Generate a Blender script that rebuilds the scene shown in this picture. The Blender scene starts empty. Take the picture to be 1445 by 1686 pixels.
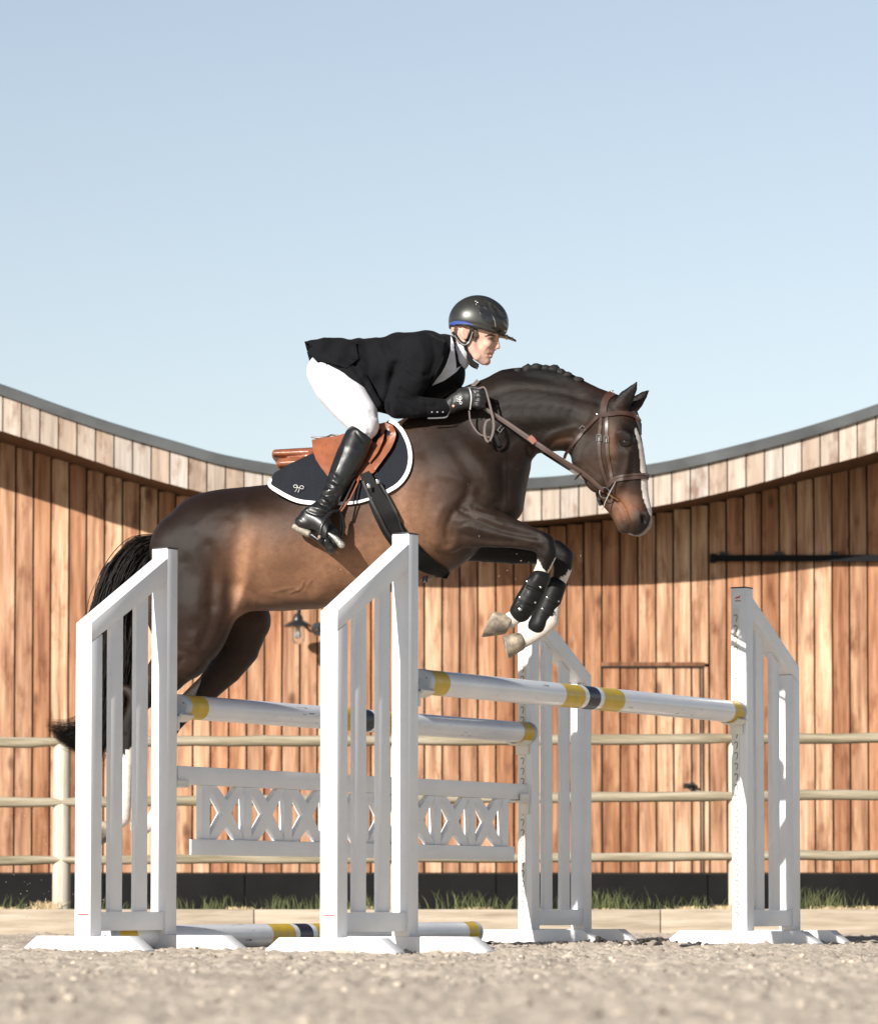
import bpy, bmesh, math, random
import numpy as np
from mathutils import Vector, Matrix
from mathutils.bvhtree import BVHTree
random.seed(7); rng = np.random.default_rng(7)
S = bpy.context.scene
COL = S.collection

# ------------------------------------------------------------------ camera
F_PX, PPX, PPY, PITCH, CAM_H = 6300.0, 722.5, 1150.0, math.radians(3.0), 0.22
cd = bpy.data.cameras.new("camera"); cam = bpy.data.objects.new("camera", cd); COL.objects.link(cam)
cam.location = (0, 0, CAM_H); cam.rotation_euler = (math.pi/2 + PITCH, 0, 0)
cd.sensor_fit = 'HORIZONTAL'; cd.sensor_width = 36.0; cd.lens = F_PX/1445*36
cd.shift_y = (PPY - 843)/1445
cd.clip_start = 0.5; cd.clip_end = 3000
cd.dof.use_dof = True; cd.dof.focus_distance = 17.4; cd.dof.aperture_fstop = cd.lens/30.0
S.camera = cam
# ------------------------------------------------------------------ light
SUN_AZ, SUN_EL = math.radians(36), math.radians(26)      # azimuth left of the line back past the camera
sd = bpy.data.lights.new("sun", 'SUN'); sd.energy = 5.0; sd.angle = math.radians(0.5); sd.color = (1.0, 0.95, 0.88)
sun = bpy.data.objects.new("sun", sd); COL.objects.link(sun)
sv = Vector((-math.sin(SUN_AZ)*math.cos(SUN_EL), -math.cos(SUN_AZ)*math.cos(SUN_EL), math.sin(SUN_EL)))
sun.rotation_euler = sv.to_track_quat('Z', 'Y').to_euler(); sun.location = (-10, -10, 12)
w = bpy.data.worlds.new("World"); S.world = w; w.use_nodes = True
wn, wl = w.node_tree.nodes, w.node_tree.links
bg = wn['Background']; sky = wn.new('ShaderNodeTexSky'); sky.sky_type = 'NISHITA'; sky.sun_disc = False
sky.sun_elevation = SUN_EL; sky.sun_rotation = math.pi + SUN_AZ; sky.altitude = 0
sky.air_density = 1.0; sky.dust_density = 0.35; sky.ozone_density = 2.0
hs = wn.new('ShaderNodeHueSaturation'); hs.inputs['Saturation'].default_value = .50; wl.new(sky.outputs[0], hs.inputs['Color'])
# paler low down, dimmed and blued above the view to cut ambient fill
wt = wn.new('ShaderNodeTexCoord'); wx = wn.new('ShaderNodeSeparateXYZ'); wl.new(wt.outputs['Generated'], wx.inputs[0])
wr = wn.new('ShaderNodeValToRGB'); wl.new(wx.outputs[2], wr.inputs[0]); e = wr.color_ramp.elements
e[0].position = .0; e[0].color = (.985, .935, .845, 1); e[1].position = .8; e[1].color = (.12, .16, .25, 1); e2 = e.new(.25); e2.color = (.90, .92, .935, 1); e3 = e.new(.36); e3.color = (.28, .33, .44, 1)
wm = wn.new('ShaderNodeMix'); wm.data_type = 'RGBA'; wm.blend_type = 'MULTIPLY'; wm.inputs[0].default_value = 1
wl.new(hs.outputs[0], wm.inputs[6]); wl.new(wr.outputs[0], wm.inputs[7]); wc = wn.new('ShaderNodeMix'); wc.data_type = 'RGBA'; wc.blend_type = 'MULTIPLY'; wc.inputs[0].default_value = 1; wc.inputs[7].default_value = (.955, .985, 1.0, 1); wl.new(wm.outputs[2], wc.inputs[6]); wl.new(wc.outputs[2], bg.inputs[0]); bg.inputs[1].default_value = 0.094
S.view_settings.view_transform = 'Standard'; S.view_settings.look = 'None'
S.view_settings.exposure = 0.60; S.view_settings.gamma = 1.0
S.cycles.max_bounces = 6; S.cycles.use_denoising = True

# ------------------------------------------------------------------ projection helpers (pixel of a 1445x1686 frame <-> metres)
cp, sp = math.cos(PITCH), math.sin(PITCH)
def P(px, py, Y):
    u, v = (px - PPX)/F_PX, (PPY - py)/F_PX
    ry, rz = cp - v*sp, sp + v*cp
    t = Y/ry
    return Vector((u*t, Y, CAM_H + rz*t))
def ray(px, py):
    u, v = (px - PPX)/F_PX, (PPY - py)/F_PX
    return Vector((u, cp - v*sp, sp + v*cp)).normalized()
def proj(V):
    V = np.asarray(V, float); x, y, z = V[..., 0], V[..., 1], V[..., 2] - CAM_H
    d = y*cp + z*sp; v = -y*sp + z*cp
    return PPX + F_PX*x/d, PPY - F_PX*v/d
def scl(Y): return F_PX/Y

# ------------------------------------------------------------------ object helpers
def link(o, parent=None):
    COL.objects.link(o)
    if parent is not None: o.parent = parent
    return o
def tag(o, label=None, cat=None, group=None, kind=None):
    if label: o['label'] = label
    if cat: o['category'] = cat
    if group: o['group'] = group
    if kind: o['kind'] = kind
    return o
def empty(name, loc=(0, 0, 0), rz=0.0):
    o = bpy.data.objects.new(name, None); o.location = loc; o.rotation_euler = (0, 0, rz); o.empty_display_size = .1
    return link(o)
def mesh_obj(name, verts, faces, mats, parent=None, smooth=False, mi=None, world=False):
    me = bpy.data.meshes.new(name)
    verts = np.asarray(verts, dtype=np.float32).reshape(-1, 3)
    if isinstance(faces, np.ndarray):
        n, k = faces.shape
        me.vertices.add(len(verts)); me.vertices.foreach_set('co', verts.ravel())
        me.loops.add(n*k); me.loops.foreach_set('vertex_index', faces.astype(np.int32).ravel())
        me.polygons.add(n); me.polygons.foreach_set('loop_start', np.arange(0, n*k, k, dtype=np.int32))
        me.polygons.foreach_set('loop_total', np.full(n, k, dtype=np.int32)); me.update(calc_edges=True); me.validate()
    else:
        me.from_pydata([tuple(map(float, v)) for v in verts], [], faces); me.update()
    if not isinstance(mats, (list, tuple)): mats = [mats]
    for m in mats: me.materials.append(m)
    if mi is not None: me.polygons.foreach_set('material_index', np.asarray(mi, dtype=np.int32))
    if smooth: me.polygons.foreach_set('use_smooth', np.ones(len(me.polygons), dtype=bool))
    o = bpy.data.objects.new(name, me)
    if parent is not None and world: o.location = -Vector(parent.location)
    return link(o, parent)
def apply_normals(o, ang=40):
    me = o.data; bm = bmesh.new(); bm.from_mesh(me)
    for f in bm.faces: f.smooth = True
    a = math.radians(ang)
    for e in bm.edges:
        e.smooth = not (len(e.link_faces) == 2 and e.calc_face_angle(0) > a)
    bm.to_mesh(me); bm.free()
    return o

class MB:                                    # mesh collector
    def __init__(s): s.v, s.f, s.m = [], [], []
    def add(s, vs, fs, m=0):
        b = len(s.v); s.v += [tuple(v) for v in vs]; s.f += [tuple(b + i for i in f) for f in fs]; s.m += [m]*len(fs)
    def box(s, x0, x1, y0, y1, z0, z1, m=0):
        s.add([(x0,y0,z0),(x1,y0,z0),(x1,y1,z0),(x0,y1,z0),(x0,y0,z1),(x1,y0,z1),(x1,y1,z1),(x0,y1,z1)],
              [(0,3,2,1),(4,5,6,7),(0,1,5,4),(1,2,6,5),(2,3,7,6),(3,0,4,7)], m)
    def prism(s, pts, axis, a0, a1, m=0):     # pts: 2-D polygon, counter-clockwise; axis = axis of extrusion
        n = len(pts)
        def mk(p, a):
            return {'x': (a, p[0], p[1]), 'y': (p[0], a, p[1]), 'z': (p[0], p[1], a)}[axis]
        vs = [mk(p, a0) for p in pts] + [mk(p, a1) for p in pts]
        fs = [tuple(range(n))[::-1], tuple(range(n, 2*n))] + [(i, (i+1) % n, n + (i+1) % n, n + i) for i in range(n)]
        s.add(vs, fs, m)
    def tube(s, pts, rad, n=8, m=0, caps=True, flat=None):
        pts = [Vector(p) for p in pts]; N = len(pts)
        rad = [rad]*N if not hasattr(rad, '__len__') else rad
        up = None; vs = []
        for i, p in enumerate(pts):
            t = (pts[min(i+1, N-1)] - pts[max(i-1, 0)]).normalized()
            if up is None:
                a = Vector((0, 0, 1)) if abs(t.z) < .9 else Vector((1, 0, 0)); up = (a - t*a.dot(t)).normalized()
            else:
                up = (up - t*up.dot(t)).normalized()
            q = t.cross(up)
            for k in range(n):
                th = 2*math.pi*k/n; vs.append(p + (up*math.cos(th) + q*math.sin(th))*rad[i])
        fs = [(i*n+k, i*n+(k+1) % n, (i+1)*n+(k+1) % n, (i+1)*n+k) for i in range(N-1) for k in range(n)]
        if caps: fs += [tuple(range(n))[::-1], tuple((N-1)*n + k for k in range(n))]
        s.add(vs, fs, m)
    def lathe(s, prof, c=(0, 0, 0), n=24, m=0, ax='z'):
        vs = []
        for r, z in prof:
            for k in range(n):
                a = 2*math.pi*k/n; x, y = r*math.cos(a), r*math.sin(a)
                vs.append((c[0]+x, c[1]+y, c[2]+z) if ax == 'z' else (c[0]+x, c[1]+z, c[2]+y))
        N = len(prof)
        fs = [(i*n+k, i*n+(k+1) % n, (i+1)*n+(k+1) % n, (i+1)*n+k) for i in range(N-1) for k in range(n)]
        s.add(vs, fs, m)
    def build(s, name, mats, parent=None, smooth=False, bevel=0, ang=40, world=False):
        o = mesh_obj(name, s.v, s.f, mats, parent, mi=s.m, world=world)
        me = o.data; bm = bmesh.new(); bm.from_mesh(me)
        bmesh.ops.recalc_face_normals(bm, faces=bm.faces)
        if bevel:
            es = [e for e in bm.edges if len(e.link_faces) == 2 and e.calc_face_angle(0) > .6]
            bmesh.ops.bevel(bm, geom=es, offset=bevel, segments=2, affect='EDGES', profile=.5)
        bm.to_mesh(me); bm.free()
        if smooth or bevel: apply_normals(o, ang)
        return o

def catmull(pts, n=8):
    pts = np.asarray(pts, float); out = []
    q = np.vstack([2*pts[0]-pts[1], pts, 2*pts[-1]-pts[-2]])
    for i in range(len(pts)-1):
        p0, p1, p2, p3 = q[i:i+4]
        for t in np.linspace(0, 1, n, endpoint=False):
            out.append(.5*((2*p1)+(-p0+p2)*t+(2*p0-5*p1+4*p2-p3)*t*t+(-p0+3*p1-3*p2+p3)*t**3))
    out.append(pts[-1]); return np.array(out)
def in_poly(x, y, poly):
    x = np.asarray(x); y = np.asarray(y); c = np.zeros(x.shape, bool); n = len(poly); j = n-1
    for i in range(n):
        xi, yi = poly[i]; xj, yj = poly[j]
        if yi != yj:
            c ^= ((yi > y) != (yj > y)) & (x < (xj-xi)*(y-yi)/(yj-yi)+xi)
        j = i
    return c
# value noise in numpy (for geometry)
_T = rng.random((256, 256)).astype(np.float32)
def vn2(x, y):
    xi, yi = np.floor(x).astype(int), np.floor(y).astype(int); fx, fy = x-xi, y-yi
    fx = fx*fx*(3-2*fx); fy = fy*fy*(3-2*fy); a, b, c, d = xi & 255, (xi+1) & 255, yi & 255, (yi+1) & 255
    return (_T[a, c]*(1-fx)+_T[b, c]*fx)*(1-fy)+(_T[a, d]*(1-fx)+_T[b, d]*fx)*fy
_T3 = rng.random((64, 64, 64)).astype(np.float32)
def vn3(p):
    i = np.floor(p).astype(int); f = p-i; f = f*f*(3-2*f); a = i & 63; b = (i+1) & 63
    def T(u, v, w): return _T3[u, v, w]
    x0, y0, z0 = a[..., 0], a[..., 1], a[..., 2]; x1, y1, z1 = b[..., 0], b[..., 1], b[..., 2]
    fx, fy, fz = f[..., 0], f[..., 1], f[..., 2]
    c00 = T(x0,y0,z0)*(1-fx)+T(x1,y0,z0)*fx; c10 = T(x0,y1,z0)*(1-fx)+T(x1,y1,z0)*fx
    c01 = T(x0,y0,z1)*(1-fx)+T(x1,y0,z1)*fx; c11 = T(x0,y1,z1)*(1-fx)+T(x1,y1,z1)*fx
    return (c00*(1-fy)+c10*fy)*(1-fz)+(c01*(1-fy)+c11*fy)*fz

# ------------------------------------------------------------------ material helpers
def srgb(r, g, b):
    f = lambda c: c/12.92 if c <= .04045 else ((c+.055)/1.055)**2.4
    return (f(r/255), f(g/255), f(b/255), 1)
class NT:
    def __init__(s, name):
        s.m = bpy.data.materials.new(name); s.m.use_nodes = True; t = s.m.node_tree; s.n, s.l = t.nodes, t.links
        s.b = s.n['Principled BSDF']; s.out = s.n['Material Output']
    def N(s, typ, **kw):
        n = s.n.new(typ)
        for k, v in kw.items():
            if k.startswith('i_'):
                n.inputs[int(k[2:]) if k[2:].isdigit() else k[2:].replace('_', ' ')].default_value = v
            else: setattr(n, k, v)
        return n
    def L(s, a, b): s.l.new(a, b)
    def coord(s, scale=(1, 1, 1), which='Object', rot=(0, 0, 0)):
        tc = s.N('ShaderNodeTexCoord'); mp = s.N('ShaderNodeMapping'); mp.inputs['Scale'].default_value = scale; mp.inputs['Rotation'].default_value = rot
        s.L(tc.outputs[which], mp.inputs[0]); return mp.outputs[0]
    def noise(s, vec, scale, detail=4, rough=.55):
        n = s.N('ShaderNodeTexNoise'); n.inputs['Scale'].default_value = scale; n.inputs['Detail'].default_value = detail
        n.inputs['Roughness'].default_value = rough; s.L(vec, n.inputs['Vector']); return n.outputs[0]
    def ramp(s, fac, stops):
        r = s.N('ShaderNodeValToRGB'); s.L(fac, r.inputs[0]); e = r.color_ramp.elements
        while len(e) < len(stops): e.new(.5)
        for i, (p, c) in enumerate(stops):
            e[i].position = p; e[i].color = c if len(c) == 4 else (*c, 1)
        return r.outputs[0]
    def mix(s, a, b, fac, typ='MIX'):
        m = s.N('ShaderNodeMix', data_type='RGBA', blend_type=typ)
        for inp, v in ((0, fac), (6, a), (7, b)):
            if hasattr(v, 'links') or hasattr(v, 'is_linked'): s.L(v, m.inputs[inp])
            else: m.inputs[inp].default_value = v
        return m.outputs[2]
    def bump(s, h, strength=.3, dist=.01, nrm=None):
        b = s.N('ShaderNodeBump'); b.inputs['Strength'].default_value = strength; b.inputs['Distance'].default_value = dist
        s.L(h, b.inputs['Height'])
        if nrm: s.L(nrm, b.inputs['Normal'])
        s.L(b.outputs[0], s.b.inputs['Normal']); return b.outputs[0]
    def set(s, **kw):
        for k, v in kw.items(): s.b.inputs[k.replace('_', ' ')].default_value = v
        return s
def basic(name, col, rough=.5, var=.12, nscale=8, bump=.0, bscale=60, metal=0, spec=.5, coat=0, bdist=.003):
    t = NT(name); v = t.coord(); n = t.noise(v, nscale, 5)
    c = t.ramp(n, [(.3, tuple(x*(1-var) for x in col[:3])), (.7, tuple(min(1, x*(1+var)) for x in col[:3]))])
    t.L(c, t.b.inputs['Base Color']); t.set(Roughness=rough, Metallic=metal); t.b.inputs['Specular IOR Level'].default_value = spec
    t.b.inputs['Coat Weight'].default_value = coat
    if bump: t.bump(t.noise(v, bscale, 4), bump, bdist)
    return t.m
# ================================================================== ground
def m_sand():
    t = NT('sand'); v = t.coord(); big = t.noise(v, 1.3, 3); mid = t.noise(v, 18, 6, .65); fine = t.noise(v, 160, 4, .7)
    c = t.ramp(mid, [(.28, (.41,.345,.28)), (.5, (.565,.485,.395)), (.72, (.67,.585,.49))])
    c = t.mix(c, (.42,.355,.295,1), t.ramp(big, [(.45, (0,0,0)), (.65, (.5,.5,.5))]))
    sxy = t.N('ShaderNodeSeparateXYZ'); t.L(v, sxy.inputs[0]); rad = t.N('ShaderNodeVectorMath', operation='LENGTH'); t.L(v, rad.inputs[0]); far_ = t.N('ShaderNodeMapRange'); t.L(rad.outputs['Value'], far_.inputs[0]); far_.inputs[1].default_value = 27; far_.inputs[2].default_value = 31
    c = t.mix(c, (.25,.205,.165,1), t.ramp(fine, [(.60, (0,0,0)), (.72, (.7,.7,.7))]))
    spk = t.noise(v, 42, 2, .5); c = t.mix(c, (.10,.085,.075,1), t.ramp(spk, [(.70, (0,0,0)), (.76, (.9,.9,.9))]))
    c = t.mix(c, (.06,.07,.03,1), far_.outputs[0])                # unseen ground past the arena coloured as dark pasture to cut bounce
    t.L(c, t.b.inputs['Base Color']); t.set(Roughness=.95); t.b.inputs['Specular IOR Level'].default_value = .15
    t.bump(fine, .6, .006); return t.m
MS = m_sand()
def ground_h(x, y):
    near = np.clip((26-y)/4, 0, 1)*np.clip((9-np.abs(x))/3, 0, 1)
    h = (vn2(x*3+5, y*2.2+9)-.5)*.024 + (vn2(x*9+50, y*8+20)-.5)*.016
    r = vn2(x*34+11, y*30+3); h += np.where(r > .58, (r-.58)*.03, 0)
    r2 = vn2(x*60+7, y*50+31); h += (r2-.5)*.012
    h += (vn2(x*120, y*110)-.5)*.004
    v = np.clip((y-23.62)/.03, 0, 1); return h*near*(1-v) + v*.135
def axis(segs):
    out = []
    for a, b, st in segs: out.append(np.arange(a, b, st))
    return np.concatenate(out + [[segs[-1][1]]])
gx = axis([(-900,-100,100),(-100,-20,10),(-20,-4,1),(-4,-2.6,.1),(-2.6,2.7,.0125),(2.7,4,.1),(4,20,1),(20,100,10),(100,900,100)])
gy = axis([(-400,-20,60),(-20,0,4),(0,5,.5),(5,10.5,.03),(10.5,17.2,.018),(17.2,23.6,.06),(23.6,23.68,.02),(23.68,24,.08),(24,32,.5),(32,100,8),(100,2400,230)])
X, Yg = np.meshgrid(gx, gy, indexing='ij'); H = ground_h(X, Yg)
nx, ny = X.shape; idx = np.arange(nx*ny).reshape(nx, ny)
q = np.stack([idx[:-1,:-1], idx[1:,:-1], idx[1:,1:], idx[:-1,1:]], -1).reshape(-1, 4)
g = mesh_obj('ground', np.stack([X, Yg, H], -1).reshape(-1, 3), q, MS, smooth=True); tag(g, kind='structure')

tv_ = NT('rough verge'); v_ = tv_.coord(); c_ = tv_.ramp(tv_.noise(v_, 6, 5, .7), [(.35, (.035,.03,.018)), (.5, (.05,.06,.02)), (.68, (.10,.10,.045))]); tv_.L(c_, tv_.b.inputs['Base Color']); tv_.set(Roughness=.95); tv_.bump(tv_.noise(v_, 40, 4), .6, .02)
vgx = np.arange(-30, 30.1, .5); vgy = np.array([23.68, 24.5, 25.5, 26.5, 28.2, 36.0]); VX, VY = np.meshgrid(vgx, vgy, indexing='ij'); ii = np.arange(VX.size).reshape(VX.shape)
tag(mesh_obj('grass_verge', np.stack([VX, VY, 0*VX+.142], -1).reshape(-1, 3), np.stack([ii[:-1,:-1], ii[1:,:-1], ii[1:,1:], ii[:-1,1:]], -1).reshape(-1, 4), tv_.m), kind='structure')
# loose lumps of sand
def ico(sub=1):
    bm = bmesh.new(); bmesh.ops.create_icosphere(bm, subdivisions=sub, radius=1); v = np.array([x.co[:] for x in bm.verts]); f = np.array([[q.index for q in x.verts] for x in bm.faces]); bm.free(); return v, f
IV, IF = ico(2); IV1, IF1 = ico(1)
def lumps(name, pts, rads, mats, iv=IV, fi=IF, zs=.7, label=None):
    n = len(pts); V = np.repeat(iv[None], n, 0)
    off = rng.random((n, 1, 3))*40
    nz = vn3(V*1.3+off)*.9 + vn3(V*3.1+off)*.35 + .35
    V = V*nz[..., None]*rads[:, None, None]*np.array([1, 1, zs]) + pts[:, None]
    Fx = (fi[None]+np.arange(n)[:, None, None]*len(iv)).reshape(-1, 3)
    o = mesh_obj(name, V.reshape(-1, 3), Fx, mats, smooth=True, mi=np.repeat(rng.integers(0, len(mats) if isinstance(mats, list) else 1, n), len(fi)))
    return tag(o, kind='stuff')
n = 7500
yy = 6+12.0*rng.random(n)**.8; xx = (rng.random(n)-.5)*yy*.245
rr = np.clip(rng.exponential(.0030, n), .0018, .014)
pts = np.stack([xx, yy, ground_h(xx, yy)+rr*.25], -1)
MDS = basic('damp sand', (.20,.165,.135), .95, .3, 30, .4, 200); MLS = basic('dry sand lump', (.40,.35,.30), .95, .2, 30, .4, 200)
lumps('sand_lumps', pts, rr, [MS, MS, MLS, MDS], IV1, IF1)
n = 260                                              # damp dark strands of footing round the far wings
xs = np.concatenate([rng.normal(1.0, .10, 60), rng.normal(1.88, .14, 110), rng.normal(-.16, .03, 25), rng.normal(.55,.3,65)])
ys = np.concatenate([rng.normal(18.35, .05, 60), rng.normal(18.6, .06, 110), rng.normal(15.0, .03, 25), rng.normal(18.0, .06, 65)])
pts = np.stack([xs, ys, ground_h(xs, ys)+.006], -1)
lumps('damp_footing', pts, rng.uniform(.006, .017, n), [basic('wet footing', (.035,.03,.028), .9, .3, 40)], IV1, IF1, .8)
# thrown grains hanging in the air behind the take-off
n = 170
pxs = np.concatenate([rng.normal(60, 42, 120), rng.uniform(560, 1000, 50)]); pys = np.concatenate([rng.normal(1395, 75, 120), rng.uniform(760, 1120, 50)])
pts = np.array([P(a, b, 16.6+rng.random()*.8) for a, b in zip(pxs, pys)])
lumps('flying_sand', pts, rng.uniform(.0012, .0028, n), [MLS], IV1, IF1, 1)

# ================================================================== timber edging, grass
def m_timber(name, c0, c1, c2, along='x', s=1.0):
    t = NT(name); sc = {'x': (.6, 9, 9), 'z': (9, 9, .6)}[along]; v = t.coord(sc)
    g1 = t.noise(v, 3*s, 6, .6); v2 = t.coord({'x': (1.5, 60, 60), 'z': (60, 60, 1.5)}[along]); g2 = t.noise(v2, 3*s, 4, .6)
    c = t.ramp(g1, [(.3, c0), (.5, c1), (.7, c2)]); c = t.mix(c, tuple(x*.6 for x in c0)+(1,), t.ramp(g2, [(.5, (0,0,0)), (.75, (.6,.6,.6))]))
    t.L(c, t.b.inputs['Base Color']); t.set(Roughness=.85); t.b.inputs['Specular IOR Level'].default_value = .25
    t.bump(g2, .4, .003); return t.m
M_EDGE = m_timber('weathered edging timber', (.28,.23,.17), (.39,.325,.25), (.48,.41,.33))
KY = 23.6
kj = [-1400, -251, 418, 1087, 1756, 2900]
for i, (a, b) in enumerate(zip(kj[:-1], kj[1:])):
    x0, x1 = P(a, 1500, KY).x+.003, P(b, 1500, KY).x-.003
    m = MB(); m.box(x0, x1, KY, KY+.05, -.1, .155+.002*math.sin(i*3)); o = m.build('edging_board', M_EDGE, bevel=.004)
    if b < 0 or a > 1445:
        tag(o, 'sand coloured timber edging board running out beyond the '+('left' if b < 0 else 'right')+' edge of the picture', 'edging board', 'timber edging boards round the arena')
    else:
        tag(o, {1: 'timber edging board behind the leftmost jump wing, ending at the vertical joint right of it', 2: 'timber edging board in the middle, between the two vertical board joints', 3: 'timber edging board behind the rightmost jump wing'}[i], 'edging board', 'timber edging boards round the arena')
bpy.context.view_layer.update()

def blades(name, cl, mat, lo, hi, wid, bend=.5):
    V, Fc = [], []
    for (cx, cy, n, sx, h) in cl:
        for k in range(n):
            x, y = random.gauss(cx, sx), cy+random.gauss(0, .06); L = h*random.uniform(lo, hi); a = random.uniform(0, 6.283)
            dx, dy = math.cos(a), math.sin(a)*.5; bd = random.uniform(.1, bend)*L; wv = wid*random.uniform(.6, 1.2); wx, wy = random.uniform(.6,1)*wv, random.uniform(-.5,.5)*wv
            b = len(V)
            for t, ww in ((0, 1), (.4, .9), (.75, .6), (1, .05)):
                ox, oy, oz = x+dx*bd*t*t, y+dy*bd*t*t, .13+L*t*(1-.15*t)
                V += [(ox-wx*ww, oy-wy*ww, oz), (ox+wx*ww, oy+wy*ww, oz)]
            Fc += [(b+2*i, b+2*i+1, b+2*i+3, b+2*i+2) for i in range(3)]
    o = mesh_obj(name, V, np.array(Fc), mat); return tag(o, kind='stuff')
def m_grass(name, a, b):
    t = NT(name); v = t.coord(); n = t.noise(v, 12, 3); c = t.ramp(n, [(.35, a), (.65, b)]); t.L(c, t.b.inputs['Base Color']); t.set(Roughness=.7)
    t.b.inputs['Specular IOR Level'].default_value = .3; return t.m
GY = KY+.35
gcl = [(P(px, 1490, GY).x, GY+random.uniform(-.1, .25), n, sx, h) for px, n, sx, h in
       [(8,70,.10,.16),(300,60,.16,.15),(345,60,.12,.15),(440,60,.14,.15),(520,90,.14,.17),(480,60,.14,.15),(600,60,.16,.17),(610,50,.1,.17),(760,90,.10,.19),(790,80,.14,.17),(850,70,.14,.15),(895,40,.1,.15),(985,90,.14,.21),(1010,110,.10,.22),(1040,70,.12,.16),(1110,60,.14,.16),(1145,50,.1,.15),
        (1230,50,.1,.16),(1330,110,.09,.24),(1365,110,.12,.22),(1400,40,.14,.12),(60,40,.12,.12),(150,40,.16,.12),(200,40,.14,.14)]]
gcl = [(a, b, int(c*.45), d*.8, e_*.82) for a, b, c, d, e_ in gcl]
blades('grass', gcl + [(x, GY+.1, 5, .3, .05) for x in np.arange(-3.2, 3.4, .22)], m_grass('grass green', (.05,.068,.02), (.14,.15,.055)), .5, 1.15, .0030)
dcl = [(P(px, 1490, GY-.1).x, GY-.06, n, sx, h) for px, n, sx, h in [(74,110,.03,.09),(395,110,.05,.05),(780,90,.05,.05),(1135,150,.05,.055),(1190,110,.035,.06),(1372,130,.06,.055),(1430,130,.06,.055),(600,60,.03,.06),(1000,60,.05,.04),(15,60,.08,.05)]]
blades('dry_grass', dcl, m_grass('dry grass', (.50,.37,.20), (.66,.52,.32)), .5, 1.1, .005, 1.4)

# ================================================================== post and rail fence
FY = 24.0
M_FP = m_timber('bleached fence post', (.40,.35,.27), (.53,.475,.385), (.62,.57,.48), 'z')
M_FR = m_timber('greened fence rail', (.17,.145,.09), (.31,.265,.185), (.44,.385,.295))
fence = empty('post_and_rail_fence', (P(100, 1500, FY).x, FY, 0)); tag(fence, 'round timber post and rail fence running between arena and barn', 'fence')
posts = [-450, 101, 657, 1214, 1770]
for px in posts:
    x = P(px, 1500, FY).x-fence.location.x; R = .058
    m = MB(); m.tube([(x, 0, -.1), (x, 0, 1.20), (x, 0, 1.225), (x, 0, 1.235)], [R, R*.96, R*.8, R*.45], 18)
    o = m.build('fence_post', M_FP, fence, smooth=True)
for (yl, yr, th) in ((1222.5, 1215.5, .034), (1321.5, 1309, .033), (1417.5, 1408.5, .030)):
    for a, b in zip(posts[:-1], posts[1:]):
        pl, pr = [P(p, yl+(yr-yl)*p/1445, FY-.035) for p in (a, b)]
        N = 10; pp, rr_ = [], []
        for k in range(N+1):
            q_ = pl.lerp(pr, k/N)-fence.location; q_.z += random.uniform(-.004, .004); pp.append(q_); rr_.append(th*random.uniform(.93, 1.06)*(1 if 0 < k < N else .75))
        m = MB(); m.tube(pp, rr_, 14); m.build('fence_rail', M_FR, fence, smooth=True)

# ================================================================== barn
WY = 28.0
def curve_px(pts): c = catmull(pts, 12); return c[:, 0], c[:, 1]
top = [(-900,560),(-520,540),(-260,562),(-120,597),(0,634),(95,668),(191,700),(287,728),(366,750),(459,767),(560,781),(660,789),(760,792),(863,789),(945,783),(1070,766),(1154,749),(1259,723),(1342,700),(1445,667),(1600,610),(1800,560),(2100,530),(2500,560)]
bot = [(-900,632),(-520,612),(-260,636),(-120,671),(0,709),(70,731),(134,752),(223,781),(287,799),(350,814),(450,835),(550,850),(650,859),(760,862),(863,858),(945,851),(1077,834),(1192,810),(1259,793),(1342,770),(1445,743),(1600,690),(1800,636),(2100,606),(2500,636)]
tx, ty = curve_px(top); bx_, by_ = curve_px(bot)
def ohang(px): return np.interp(px, [0, 350, 760, 1100, 1445], [.95, .85, .68, .80, 1.0])
barn = empty('barn', (0, WY, 0)); tag(barn, 'timber clad barn with a sagging curved roofline and pale eave boards', 'barn')
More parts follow.
